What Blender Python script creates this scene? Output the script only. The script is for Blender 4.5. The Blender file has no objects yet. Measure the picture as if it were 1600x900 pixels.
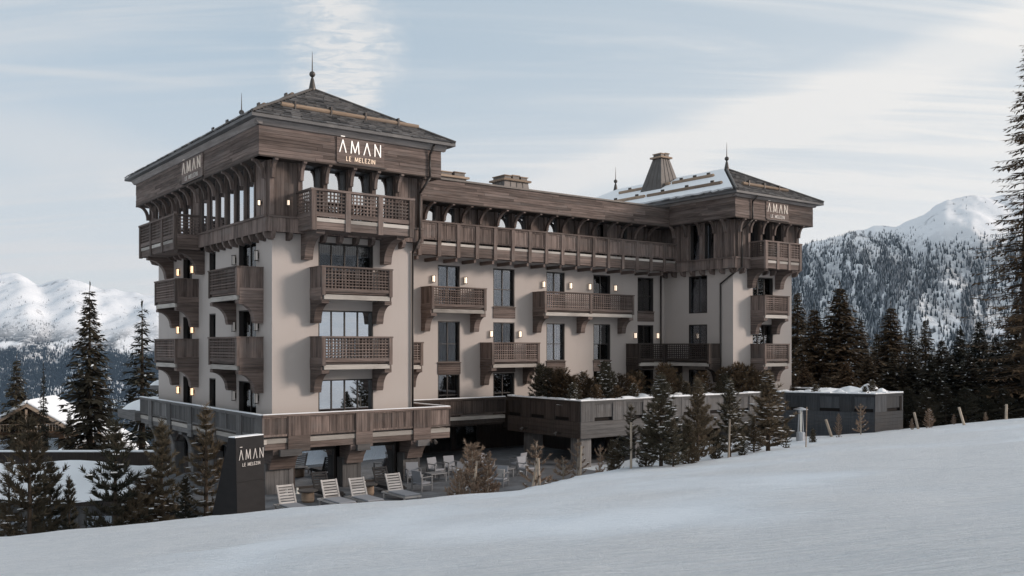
import bpy, math, random
import numpy as np
from mathutils import Vector, Matrix
R = math.radians
random.seed(7)
scn = bpy.context.scene
col = scn.collection

# ------------------------------------------------------------------ camera
EYE = 6.5
cam_d = bpy.data.cameras.new('camera'); cam = bpy.data.objects.new('camera', cam_d); col.objects.link(cam)
cam.location = (0, 0, EYE); cam.rotation_euler = (R(90), 0, 0)
cam_d.sensor_width = 36.0; cam_d.lens = 1445.0 / 1600.0 * 36.0
cam_d.shift_y = 90.0 / 1600.0
cam_d.clip_start = 0.3; cam_d.clip_end = 60000
scn.camera = cam

# ------------------------------------------------------------------ light
SUN_EL, SUN_AZ = 17.0, 94.0            # azimuth measured clockwise from +Y
sd = bpy.data.lights.new('sun', 'SUN'); so = bpy.data.objects.new('sun', sd); col.objects.link(so)
sd.energy = 2.5; sd.angle = R(13); sd.color = (1.0, 0.86, 0.76)
_sv = Vector((math.sin(R(SUN_AZ)) * math.cos(R(SUN_EL)), math.cos(R(SUN_AZ)) * math.cos(R(SUN_EL)), math.sin(R(SUN_EL))))
so.rotation_euler = _sv.to_track_quat('Z', 'Y').to_euler()

def node(nt, t, **kw):
    n = nt.nodes.new(t)
    for k, v in kw.items(): setattr(n, k, v)
    return n
def sock(nt, n, i, v):
    if isinstance(v, bpy.types.NodeSocket): nt.links.new(v, n.inputs[i])
    else: n.inputs[i].default_value = v
def math_n(nt, op, a, b=0.0, c=0.0, clamp=False):
    n = node(nt, 'ShaderNodeMath', operation=op, use_clamp=clamp)
    sock(nt, n, 0, a); sock(nt, n, 1, b); sock(nt, n, 2, c)
    return n.outputs[0]
def vmath(nt, op, a, b=(0, 0, 0)):
    n = node(nt, 'ShaderNodeVectorMath', operation=op)
    sock(nt, n, 0, a); sock(nt, n, 1, b)
    return n.outputs['Value'] if op in ('DOT_PRODUCT', 'LENGTH') else n.outputs[0]
def mixc(nt, f, a, b, blend='MIX'):
    n = node(nt, 'ShaderNodeMix', data_type='RGBA', blend_type=blend)
    sock(nt, n, 0, f)
    for i, v in ((6, a), (7, b)):
        sock(nt, n, i, v if isinstance(v, bpy.types.NodeSocket) else (*v[:3], 1))
    return n.outputs[2]
def noise(nt, vec, scale, detail=3, rough=.5, dist=0.0):
    n = node(nt, 'ShaderNodeTexNoise')
    if vec is not None: nt.links.new(vec, n.inputs['Vector'])
    n.inputs['Scale'].default_value = scale; n.inputs['Detail'].default_value = detail
    n.inputs['Roughness'].default_value = rough; n.inputs['Distortion'].default_value = dist
    return n.outputs['Fac']
def smooth(nt, x, a, b, lo=0.0, hi=1.0):
    n = node(nt, 'ShaderNodeMapRange', interpolation_type='SMOOTHSTEP')
    sock(nt, n, 0, x); sock(nt, n, 1, a); sock(nt, n, 2, b); sock(nt, n, 3, lo); sock(nt, n, 4, hi)
    return n.outputs[0]
def scaled(nt, vec, s):
    return vmath(nt, 'MULTIPLY', vec, s)

# ------------------------------------------------------------------ sky
wd = bpy.data.worlds.new('World'); scn.world = wd; wd.use_nodes = True
nt = wd.node_tree; nt.nodes.clear()
sky = node(nt, 'ShaderNodeTexSky', sky_type='NISHITA')
sky.sun_disc = False; sky.sun_elevation = R(SUN_EL); sky.sun_rotation = R(SUN_AZ); sky.altitude = 1800
sky.dust_density = 1.6; sky.air_density = 1.0
tc = node(nt, 'ShaderNodeTexCoord'); D = tc.outputs['Generated']
sep = node(nt, 'ShaderNodeSeparateXYZ'); nt.links.new(D, sep.inputs[0])
zz = math_n(nt, 'MAXIMUM', sep.outputs[2], 0.0)
# project onto a high cloud deck so the cirrus recede to the horizon
den = math_n(nt, 'ADD', zz, 0.16)
cx_ = math_n(nt, 'DIVIDE', sep.outputs[0], den); cy_ = math_n(nt, 'DIVIDE', sep.outputs[1], den)
cmb = node(nt, 'ShaderNodeCombineXYZ'); nt.links.new(cx_, cmb.inputs[0]); nt.links.new(cy_, cmb.inputs[1])
deck = cmb.outputs[0]
def rot_deck(ang, sx, sy):
    m = node(nt, 'ShaderNodeMapping'); nt.links.new(deck, m.inputs[0])
    m.inputs['Rotation'].default_value = (0, 0, R(ang)); m.inputs['Scale'].default_value = (sx, sy, 1)
    return m.outputs[0]
streak = noise(nt, rot_deck(-14, .22, 1.9), 1.7, 9, .66, .7)
veil = noise(nt, rot_deck(20, .5, .8), 0.9, 4, .55, .3)
streak2 = noise(nt, rot_deck(28, .3, 2.4), 2.4, 9, .68, .6)
cl = math_n(nt, 'MULTIPLY', math_n(nt, 'ADD', smooth(nt, streak, .40, .72), smooth(nt, streak2, .50, .80, 0, .6)), smooth(nt, veil, .28, .62))
fine = noise(nt, rot_deck(-35, 2.2, 5.0), 6.0, 5, .65, .8)
def pdir(px, py):
    return Vector(((px - 800) / 1445, 1, (540 - py) / 1445)).normalized()
def band(p1, p2, w, soft, amount, nmod=None, lim=None, na=1.2):
    d1, d2 = pdir(*p1), pdir(*p2); n = d1.cross(d2).normalized()
    a = math_n(nt, 'ABSOLUTE', vmath(nt, 'DOT_PRODUCT', D, n[:]))
    if nmod is not None: a = math_n(nt, 'ADD', a, math_n(nt, 'MULTIPLY', math_n(nt, 'SUBTRACT', nmod, .5), w * na))
    f = smooth(nt, a, soft, w, amount, 0.0)
    if lim:                                    # (from, to): fades in along the band
        e0, e1 = pdir(*lim[0]), pdir(*lim[1]); ax = (e1 - e0).normalized()
        t = vmath(nt, 'DOT_PRODUCT', D, ax[:])
        f = math_n(nt, 'MULTIPLY', f, smooth(nt, t, e0.dot(ax), e1.dot(ax)))
    return f
bands = [band((860, 295), (1600, 50), .040, .006, .55, noise(nt, D, 5.0, 4, .6)),
         band((515, 0), (550, 170), .062, .004, .95, noise(nt, D, 9.0, 6, .65), ((560, 330), (545, 130)), 2.6),
         band((0, 106), (250, 124), .006, .001, .35, None, ((420, 135), (60, 110))),
         band((0, 60), (230, 40), .035, .004, .30, noise(nt, D, 8.0, 4, .6), ((420, 60), (60, 60))),
         band((1130, 0), (1400, 36), .010, .002, .20, None, None),
         band((0, 205), (300, 280), .045, .004, .35, noise(nt, D, 6.0, 4, .6), ((520, 330), (100, 220)))]
cov = cl
for i, b in enumerate(bands):
    if i == 1:
        b = math_n(nt, 'MULTIPLY', b, smooth(nt, fine, .3, .68, .25, 1.35))
    cov = math_n(nt, 'ADD', cov, b)
cov = math_n(nt, 'MULTIPLY', cov, 0.85)
horizon = smooth(nt, zz, .34, .02, 0.0, .80)
cov = math_n(nt, 'ADD', math_n(nt, 'ADD', cov, horizon), smooth(nt, vmath(nt, 'DOT_PRODUCT', D, _sv[:]), -.25, .75, .02, .42), clamp=True)
# sunward side of the veil is brighter
sund = vmath(nt, 'DOT_PRODUCT', D, _sv[:])
cb = smooth(nt, sund, -.6, .75, 4.2, 5.15)
cloudcol = mixc(nt, smooth(nt, sund, -.4, .6), (0.985, .985, .985), (1.0, .978, .945))
cmul = node(nt, 'ShaderNodeVectorMath', operation='SCALE'); nt.links.new(cloudcol, cmul.inputs[0]); nt.links.new(cb, cmul.inputs['Scale'])
skyc = mixc(nt, .80, sky.outputs[0], (2.85, 3.38, 3.76))
final = mixc(nt, cov, skyc, cmul.outputs[0])
bg = node(nt, 'ShaderNodeBackground'); nt.links.new(final, bg.inputs[0]); bg.inputs[1].default_value = 0.15
ow = node(nt, 'ShaderNodeOutputWorld'); nt.links.new(bg.outputs[0], ow.inputs[0])

# ------------------------------------------------------------------ render
vs = scn.view_settings
scn.display_settings.display_device = 'sRGB'
vs.view_transform = 'Standard'; vs.look = 'None'; vs.gamma = 1.0; vs.exposure = 0.24; vs.use_curve_mapping = False
cy = scn.cycles
cy.use_denoising = True
try: cy.denoiser = 'OPENIMAGEDENOISE'
except Exception: pass
cy.max_bounces = 7; cy.diffuse_bounces = 3; cy.glossy_bounces = 3; cy.transparent_max_bounces = 12; cy.volume_bounces = 0
cy.sample_clamp_indirect = 6.0

# ------------------------------------------------------------------ materials
M = {}
def mat(name, base, rough=.8, spec=.3, metal=0.0):
    m = bpy.data.materials.new(name); m.use_nodes = True
    b = m.node_tree.nodes['Principled BSDF']
    b.inputs['Base Color'].default_value = (*base, 1); b.inputs['Roughness'].default_value = rough
    b.inputs['Specular IOR Level'].default_value = spec; b.inputs['Metallic'].default_value = metal
    M[name] = m
    return m, m.node_tree, b
def bump(nt, b, h, strength, dist=.02):
    n = node(nt, 'ShaderNodeBump'); nt.links.new(h, n.inputs['Height'])
    n.inputs['Strength'].default_value = strength; n.inputs['Distance'].default_value = dist
    nt.links.new(n.outputs[0], b.inputs['Normal'])
def ocoord(nt, jitter=True):
    t = node(nt, 'ShaderNodeTexCoord').outputs['Object']
    if not jitter: return t
    oi = node(nt, 'ShaderNodeObjectInfo').outputs['Random']
    c = node(nt, 'ShaderNodeCombineXYZ'); nt.links.new(oi, c.inputs[0]); nt.links.new(oi, c.inputs[1]); nt.links.new(oi, c.inputs[2])
    return vmath(nt, 'ADD', t, vmath(nt, 'MULTIPLY', c.outputs[0], (37.0, 53.0, 71.0)))
def wood(name, c1, c2, vert, rough=.85, gm=1.0):
    m, nt, b = mat(name, c1, rough, .2)
    oc = ocoord(nt)
    sc = (13, 13, .7) if vert else (.7, .7, 13)
    g = noise(nt, scaled(nt, oc, sc), 1.0, 6, .6, .3)
    wv = noise(nt, oc, .8, 4, .6)
    isl = node(nt, 'ShaderNodeNewGeometry').outputs['Random Per Island']
    oi = node(nt, 'ShaderNodeObjectInfo').outputs['Random']
    f = math_n(nt, 'ADD', math_n(nt, 'MULTIPLY', smooth(nt, g, .3, .7), .55), math_n(nt, 'MULTIPLY', isl, .5))
    f = math_n(nt, 'ADD', f, math_n(nt, 'MULTIPLY', math_n(nt, 'SUBTRACT', wv, .5), .6), clamp=True)
    c = mixc(nt, f, c1, c2)
    grey = mixc(nt, smooth(nt, noise(nt, scaled(nt, oc, (.5, .5, 1.3)), 1.0, 4, .6), .45, .75, 0, .55), c, (.145 * gm, .129 * gm, .121 * gm))
    hs = node(nt, 'ShaderNodeHueSaturation'); nt.links.new(grey, hs.inputs['Color'])
    nt.links.new(math_n(nt, 'ADD', math_n(nt, 'MULTIPLY', oi, .65), .68), hs.inputs['Value'])
    nt.links.new(hs.outputs[0], b.inputs['Base Color'])
    bump(nt, b, g, .5, .012)
WC1, WC2 = (.036, .0275, .0245), (.212, .162, .142)
wood('wood_h', WC1, WC2, False); wood('wood_v', WC1, WC2, True)
wood('wood_dark', (.026, .020, .018), (.075, .058, .050), True, .85, .35)  # dark timber; also paints shade under the podium and at the corner balcony
wood('grey_wood_v', (.060, .059, .060), (.165, .158, .155), True, .85, .75)
wood('grey_wood_h', (.060, .059, .060), (.165, .158, .155), False, .85, .75)
wood('block_wood', (.028, .030, .034), (.062, .066, .072), True, .7, .4)
wood('cornice_wood', (.14, .125, .118), (.30, .27, .255), False)
wood('pale_wood', (.33, .30, .27), (.50, .46, .42), False)
wood('log', (.20, .14, .10), (.36, .27, .20), False)
wood('chalet_wood', (.055, .030, .017), (.14, .082, .048), False)
wood('stake_wood', (.30, .24, .18), (.50, .42, .34), True)

m, nt, b = mat('plaster', (.56, .50, .455), .92, .15)
oc = ocoord(nt, False)
c = mixc(nt, noise(nt, oc, .45, 5, .6), (.43, .382, .352), (.475, .425, .398))
strk = noise(nt, scaled(nt, oc, (3.0, 3.0, .25)), 1.0, 5, .6)
c = mixc(nt, smooth(nt, strk, .55, .8, 0, .35), c, (.36, .322, .30))
nt.links.new(c, b.inputs['Base Color']); bump(nt, b, noise(nt, oc, 34, 4, .6), .25, .01)

mat('frame_dark', (.035, .029, .026), .5, .4)
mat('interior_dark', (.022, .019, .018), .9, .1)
m, nt, b = mat('curtain', (.30, .28, .27), .9, .1)
w = node(nt, 'ShaderNodeTexWave'); nt.links.new(ocoord(nt), w.inputs[0]); w.inputs['Scale'].default_value = 2.6; w.inputs['Distortion'].default_value = 2.0
nt.links.new(mixc(nt, w.outputs['Fac'], (.06, .056, .053), (.15, .142, .136)), b.inputs['Base Color'])
def glass(name, refl, tint):
    m = bpy.data.materials.new(name); m.use_nodes = True; nt = m.node_tree; nt.nodes.clear()
    t = node(nt, 'ShaderNodeBsdfTransparent'); t.inputs[0].default_value = (tint, tint, tint * 1.02, 1)
    g = node(nt, 'ShaderNodeBsdfGlossy'); g.inputs['Color'].default_value = (.93, .96, 1, 1); g.inputs['Roughness'].default_value = .012
    oc = ocoord(nt); bp = node(nt, 'ShaderNodeBump'); bp.inputs['Strength'].default_value = .05; bp.inputs['Distance'].default_value = .02
    nt.links.new(noise(nt, oc, .9, 2), bp.inputs['Height']); nt.links.new(bp.outputs[0], g.inputs['Normal'])
    lw = node(nt, 'ShaderNodeFresnel'); lw.inputs[0].default_value = 1.5
    f = math_n(nt, 'ADD', lw.outputs[0], refl, clamp=True)
    mx = node(nt, 'ShaderNodeMixShader'); nt.links.new(f, mx.inputs[0]); nt.links.new(t.outputs[0], mx.inputs[1]); nt.links.new(g.outputs[0], mx.inputs[2])
    o = node(nt, 'ShaderNodeOutputMaterial'); nt.links.new(mx.outputs[0], o.inputs[0]); M[name] = m
glass('glass_coated', .62, .45); glass('glass_plain', .0, .75); glass('glass_mid', .20, .6); glass('glass_low', .08, .7)

m, nt, b = mat('slate', (.06, .06, .062), .6, .4)
isl = node(nt, 'ShaderNodeNewGeometry').outputs['Random Per Island']
c = mixc(nt, isl, (.030, .030, .032), (.165, .158, .156))
c = mixc(nt, smooth(nt, noise(nt, ocoord(nt, False), .9, 5, .65), .5, .75, 0, .5), c, (.23, .21, .195))
nt.links.new(c, b.inputs['Base Color']); bump(nt, b, noise(nt, ocoord(nt, False), 14, 4, .6), .5, .02)

def snowmat(name, base, fine):
    m, nt, b = mat(name, base, .65, .25)
    b.inputs['Subsurface Weight'].default_value = 0.0
    oc = node(nt, 'ShaderNodeTexCoord').outputs['Object']
    if fine == 'piste':
        mp = node(nt, 'ShaderNodeMapping'); nt.links.new(oc, mp.inputs[0])
        mp.inputs['Rotation'].default_value = (0, 0, R(-8)); mp.inputs['Scale'].default_value = (.8, 6.0, 1)
        s1 = noise(nt, mp.outputs[0], 1.6, 7, .66, .25)
        s2 = noise(nt, oc, 7.0, 5, .65); s3 = noise(nt, oc, 40.0, 3, .6)
        h = math_n(nt, 'ADD', math_n(nt, 'MULTIPLY', s1, 1.0), math_n(nt, 'ADD', math_n(nt, 'MULTIPLY', s2, .30), math_n(nt, 'MULTIPLY', s3, .14)))
        patch = smooth(nt, noise(nt, oc, .12, 3, .5), .35, .6, .25, 1.0)
        hb = math_n(nt, 'MULTIPLY', h, patch)
        bump(nt, b, hb, .9, .26)
        c = mixc(nt, smooth(nt, math_n(nt, 'MULTIPLY_ADD', s1, patch, math_n(nt, 'MULTIPLY', s2, .35)), .35, .85), (base[0] * .82, base[1] * .85, base[2] * .88), base)
        nt.links.new(c, b.inputs['Base Color'])
    else:
        bump(nt, b, noise(nt, oc, 3.0, 5, .6), .35, .08)
snowmat('snow_piste', (.865, .90, .935), 'piste'); snowmat('snow', (.86, .875, .895), 'soft')

m, nt, b = mat('paving', (.16, .165, .175), .7, .3)
oc = ocoord(nt, False)
br = node(nt, 'ShaderNodeTexBrick'); nt.links.new(oc, br.inputs[0]); br.inputs['Scale'].default_value = 1.2
br.inputs['Color1'].default_value = (.09, .093, .10, 1); br.inputs['Color2'].default_value = (.125, .128, .135, 1); br.inputs['Mortar'].default_value = (.09, .09, .095, 1); br.inputs['Mortar Size'].default_value = .012
nt.links.new(mixc(nt, smooth(nt, noise(nt, oc, .9, 5, .6), .45, .7, 0, .5), br.outputs[0], (.22, .235, .255)), b.inputs['Base Color'])
m, nt, b = mat('soil', (.045, .036, .03), .95, .1)
mat('pipe_metal', (.045, .038, .034), .45, .5, .4)
mat('finial_metal', (.075, .068, .062), .45, .5, .6)
m, nt, b = mat('zinc', (.20, .185, .175), .55, .4, .3)
nt.links.new(mixc(nt, noise(nt, ocoord(nt), 2.2, 5, .65), (.06, .054, .05), (.15, .135, .125)), b.inputs['Base Color'])
m, nt, b = mat('totem_metal', (.020, .019, .020), .7, .15)
nt.links.new(mixc(nt, noise(nt, scaled(nt, ocoord(nt), (1, 1, 3)), 2.0, 6, .65), (.014, .0135, .0145), (.030, .028, .028)), b.inputs['Base Color'])
mat('steel', (.45, .46, .48), .35, .5, .8)
mat('furniture_frame', (.20, .20, .205), .5, .4)
mat('furniture_cloth', (.27, .275, .295), .85, .2)
mat('dark_cloth', (.035, .033, .033), .85, .2)
wood('teak_pale', (.34, .32, .305), (.52, .49, .47), False)
mat('candle', (.8, .78, .72), .5, .4)
def emit(name, c, s):
    m = bpy.data.materials.new(name); m.use_nodes = True; b = m.node_tree.nodes['Principled BSDF']
    b.inputs['Base Color'].default_value = (*c, 1); b.inputs['Emission Color'].default_value = (*c, 1); b.inputs['Emission Strength'].default_value = s
    M[name] = m
emit('lamp_glow', (1.0, .80, .62), 1.15); emit('lamp_glow_warm', (1.0, .66, .40), 1.6); emit('lamp_unlit_glow', (.62, .58, .55), .12)  # last one: faint glow added to the glass of unlit lanterns
emit('letter_light', (.9, .84, .78), .55); emit('letter_sub', (.85, .66, .50), .30); emit('letter_dim', (.75, .66, .58), .10)
mat('letter_metal', (.62, .57, .53), .4, .5)

def foliage(name, a, b_, c_):
    m, nt, b = mat(name, a, .85, .15)
    isl = node(nt, 'ShaderNodeNewGeometry').outputs['Random Per Island']
    oi = node(nt, 'ShaderNodeObjectInfo').outputs['Random']
    c = mixc(nt, isl, a, b_)
    c = mixc(nt, smooth(nt, oi, .35, 1, 0, .7), c, c_)
    n = noise(nt, ocoord(nt), .7, 3)
    c = mixc(nt, smooth(nt, n, .45, .7, 0, .5), c, c_)
    nt.links.new(c, b.inputs['Base Color'])
foliage('needles_dark', (.016, .018, .014), (.052, .050, .036), (.062, .048, .032))
foliage('needles_brown_sunlit', (.036, .028, .018), (.115, .080, .048), (.150, .095, .055))  # warm sun painted into the spruce needles; plain brown on planter shrubs
foliage('needles_pine', (.034, .032, .023), (.115, .100, .070), (.145, .108, .072))
foliage('needles_olive', (.022, .021, .015), (.070, .060, .040), (.090, .066, .042))
foliage('needles_dry', (.15, .105, .075), (.34, .245, .18), (.26, .19, .14))
mat('bark', (.062, .047, .036), .9, .15); mat('bark_pale', (.30, .26, .215), .9, .15)

# ------------------------------------------------------------------ mesh helper
class Fr:                       # facade frame: s along, t up, n outward
    def __init__(s, o, S, N):
        s.o, s.S, s.N = o, S, N
        s.flip = (S[1] * N[0] - S[0] * N[1]) < 0
    def p(s, a, t, n):
        return (s.o[0] + s.S[0] * a + s.N[0] * n, s.o[1] + s.S[1] * a + s.N[1] * n, t)
WORLD = Fr((0, 0), (1, 0), (0, -1))
ABS = {}
class MB:
    def __init__(self): self.v = []; self.f = []
    def add(self, vs, fs, flip=False):
        k = len(self.v); self.v += vs
        self.f += [tuple(k + i for i in (reversed(f) if flip else f)) for f in fs]
    def box(self, fr, s0, s1, t0, t1, n0, n1):
        P = fr.p
        vs = [P(s0, t0, n1), P(s1, t0, n1), P(s1, t1, n1), P(s0, t1, n1), P(s0, t0, n0), P(s1, t0, n0), P(s1, t1, n0), P(s0, t1, n0)]
        self.add(vs, [(0, 1, 2, 3), (5, 4, 7, 6), (1, 5, 6, 2), (4, 0, 3, 7), (3, 2, 6, 7), (4, 5, 1, 0)], fr.flip); return self
    def prism_nt(self, fr, pts, s0, s1):        # polygon of (n,t), extruded along s
        k = len(pts)
        vs = [fr.p(s0, t, n) for n, t in pts] + [fr.p(s1, t, n) for n, t in pts]
        fs = [tuple(range(k)), tuple(range(2 * k - 1, k - 1, -1))] + [(i, k + i, k + (i + 1) % k, (i + 1) % k) for i in range(k)]
        self.add(vs, fs, fr.flip); return self
    def prism_st(self, fr, pts, n0, n1):
        k = len(pts)
        vs = [fr.p(s, t, n1) for s, t in pts] + [fr.p(s, t, n0) for s, t in pts]
        fs = [tuple(range(k)), tuple(range(2 * k - 1, k - 1, -1))] + [(i, k + i, k + (i + 1) % k, (i + 1) % k) for i in range(k)]
        self.add(vs, fs, fr.flip); return self
    def quad(self, a, b, c, d): self.add([a, b, c, d], [(0, 1, 2, 3)]); return self
    def tube(self, a, b, r0, r1=None, k=8, caps=True):
        r1 = r0 if r1 is None else r1
        a, b = Vector(a), Vector(b); d = (b - a).normalized()
        x = d.orthogonal().normalized(); y = d.cross(x)
        vs = [tuple(a + (x * math.cos(2 * math.pi * i / k) + y * math.sin(2 * math.pi * i / k)) * r0) for i in range(k)]
        vs += [tuple(b + (x * math.cos(2 * math.pi * i / k) + y * math.sin(2 * math.pi * i / k)) * r1) for i in range(k)]
        fs = [(i, (i + 1) % k, k + (i + 1) % k, k + i) for i in range(k)]
        if caps: fs += [tuple(range(k - 1, -1, -1)), tuple(range(k, 2 * k))]
        self.add(vs, fs); return self
    def lathe(self, o, prof, k=12):
        vs = []; n = len(prof)
        for r, z in prof:
            vs += [(o[0] + r * math.cos(2 * math.pi * i / k), o[1] + r * math.sin(2 * math.pi * i / k), o[2] + z) for i in range(k)]
        fs = [(j * k + i, j * k + (i + 1) % k, (j + 1) * k + (i + 1) % k, (j + 1) * k + i) for j in range(n - 1) for i in range(k)]
        fs += [tuple(range(k - 1, -1, -1)), tuple(range((n - 1) * k, n * k))]
        self.add(vs, fs); return self
    def build(self, name, material, parent=None, smooth=False, stuff=False, bevel=0):
        vs = np.array(self.v, dtype=float)
        lo, hi = vs.min(0), vs.max(0)
        o = np.array([(lo[0] + hi[0]) / 2, (lo[1] + hi[1]) / 2, lo[2]])
        me = bpy.data.meshes.new(name); me.from_pydata([tuple(x) for x in (vs - o)], [], self.f); me.update()
        me.materials.append(M[material])
        if smooth: me.polygons.foreach_set('use_smooth', [True] * len(me.polygons))
        ob = bpy.data.objects.new(name, me); col.objects.link(ob)
        po = ABS.get(parent.name, np.zeros(3)) if parent is not None else np.zeros(3)
        ob.location = tuple(o - po); ob.parent = parent; ABS[ob.name] = o
        if stuff: ob['kind'] = 'stuff'
        if bevel:
            md = ob.modifiers.new('bevel', 'BEVEL'); md.width = bevel; md.segments = 1; md.limit_method = 'ANGLE'
        return ob
def tag(o, label, cat, group=None):
    o['label'] = label; o['category'] = cat
    if group: o['group'] = group
    return o
def empty(name, loc, rz=0.0):
    e = bpy.data.objects.new(name, None); col.objects.link(e); e.location = loc; e.rotation_euler = (0, 0, rz)
    e.empty_display_size = .3
    ABS[e.name] = np.zeros(3); return e
def copy_tree(o, parent=None):
    c = o.copy(); col.objects.link(c); c.parent = parent
    for ch in list(o.children): copy_tree(ch, c)
    return c
def fbm(x, y, seed=0, octv=4, pers=.5):
    x = np.asarray(x, float); y = np.asarray(y, float)
    def h(i, j, s):
        n = (i.astype(np.int64) * 374761393 + j.astype(np.int64) * 668265263 + s * 974711) & 0x7fffffff
        n = ((n ^ (n >> 13)) * 1274126177) & 0x7fffffff
        return ((n ^ (n >> 16)) & 0xffff) / 65535.0
    out = np.zeros(np.broadcast(x, y).shape); a = 1.0; tot = 0
    for k in range(octv):
        i, j = np.floor(x), np.floor(y); fx, fy = x - i, y - j
        fx, fy = fx * fx * (3 - 2 * fx), fy * fy * (3 - 2 * fy)
        v = (h(i, j, seed + k) * (1 - fx) + h(i + 1, j, seed + k) * fx) * (1 - fy) + (h(i, j + 1, seed + k) * (1 - fx) + h(i + 1, j + 1, seed + k) * fx) * fy
        out += a * (v - .5); tot += a; a *= pers; x = x * 2.03 + 17.1; y = y * 2.03 + 9.7
    return out / tot * 2
def sstep(x, a, b):
    t = np.clip((x - a) / (b - a), 0, 1); return t * t * (3 - 2 * t)
def grid_mesh(name, X, Y, Z, material, kind='structure', smooth=True):
    ny, nx = X.shape
    me = bpy.data.meshes.new(name)
    me.vertices.add(nx * ny); me.vertices.foreach_set('co', np.stack([X, Y, Z], -1).astype(np.float32).ravel())
    idx = np.arange(nx * ny).reshape(ny, nx)
    q = np.stack([idx[:-1, :-1], idx[:-1, 1:], idx[1:, 1:], idx[1:, :-1]], -1).reshape(-1, 4)
    me.loops.add(q.size); me.loops.foreach_set('vertex_index', q.astype(np.int32).ravel())
    me.polygons.add(len(q)); me.polygons.foreach_set('loop_start', np.arange(0, q.size, 4, dtype=np.int32))
    me.polygons.foreach_set('use_smooth', np.full(len(q), smooth))
    me.update(calc_edges=True); me.validate()
    me.materials.append(M[material])
    o = bpy.data.objects.new(name, me); col.objects.link(o)
    if kind: o['kind'] = kind
    return o

# hotel axes: u along the long front, v into the depth of the tower
CU = Vector((-10.51, 40.5)); AU = Vector((.796, .605)).normalized(); BV = Vector((-.605, .796)).normalized()
ROT = math.atan2(AU.y, AU.x)
def W(u, v, z=0.0):
    p = CU + AU * u + BV * v; return Vector((p.x, p.y, z))
def to_uv(X, Y):
    dx, dy = X - CU.x, Y - CU.y; return dx * AU.x + dy * AU.y, dx * BV.x + dy * BV.y

# ------------------------------------------------------------------ ground
CREST = np.array([(-200, 33), (-40, 32), (-17.5, 31.6), (-7.75, 32), (-3, 31.5), (0.2, 31.8), (2.4, 36.5), (5.6, 40.7), (10, 46), (16.2, 52), (30, 56), (60, 62), (300, 90)])
BASE = np.array([(-300, -30), (-80, -12), (-40, -6), (-22, -3.2), (-15, -1.6), (-11.5, -.15), (4, -.15), (8, .5), (14, .9), (22, 1.2), (32, 1.6), (40, 1.9), (80, 4.5), (300, 22)])
def ground(X, Y):
    X = np.asarray(X, float); Y = np.asarray(Y, float)
    pl = 4.8 + .094 * X - .1006 * Y
    dc = np.interp(X, CREST[:, 0], CREST[:, 1]) + .7 * fbm(X * .25, Y * 0 + 3, 5, 3)
    s = Y - dc
    base = np.interp(X, BASE[:, 0], BASE[:, 1])
    fall = np.interp(X, [-60, -12, 20, 60], [.26, .20, .10, .10])
    y0 = np.interp(X, [-20, -12, 10], [36, 46, 55])
    base = base - fall * np.clip(Y - y0, 0, 400)
    base = base + .35 * fbm(X * .35, Y * .35, 11, 3) * sstep(X, 4.5, 9)
    wd_ = np.interp(X, [-20, 3, 8, 40], [4.0, 3.0, 9.0, 14.0])
    k = sstep(s, -0.6, wd_)
    z = pl * (1 - k) + np.minimum(base, pl + .4) * k
    z = z + .05 * fbm(X * .6, Y * 1.2, 21, 4) * (s < 30) + .12 * fbm(X * .12, Y * .2, 31, 3)
    u, v = to_uv(X, Y)
    tm = sstep(u, -5.5, -3.5) * (1 - sstep(u, 16.3, 18)) * sstep(v, -8.6, -6.6) * (1 - sstep(v, 22, 26))
    tm = np.maximum(tm, sstep(u, 16, 17) * (1 - sstep(u, 22, 23)) * sstep(v, -1.9, -.9) * (1 - sstep(v, 22, 26)))
    z = z * (1 - tm) + np.minimum(z, -.12) * tm
    return z
xs = np.concatenate([np.linspace(-300, -36, 45), np.arange(-35, 45, .32), np.linspace(46, 300, 45)])
ys = np.concatenate([np.linspace(-220, 2, 50), np.arange(2.5, 64, .32), np.linspace(66, 420, 60)])
GX, GY = np.meshgrid(xs, ys)
snow_ground = grid_mesh('snow_ground', GX, GY, ground(GX, GY), 'snow_piste')
def gz(x, y): return float(ground(np.array([x]), np.array([y]))[0])

# terrace paving
mb = MB(); fl = [W(-3.6, -6.9), W(16.4, -6.9), W(16.4, -.7), W(21.3, -.7), W(21.3, 9), W(-3.6, 9)]
mb.add([(p.x, p.y, .004) for p in fl] + [(p.x, p.y, -.25) for p in fl], [tuple(range(6))] + [(i, 6 + i, 6 + (i + 1) % 6, (i + 1) % 6) for i in range(6)])
o = mb.build('terrace_floor', 'paving'); o['kind'] = 'structure'

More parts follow.
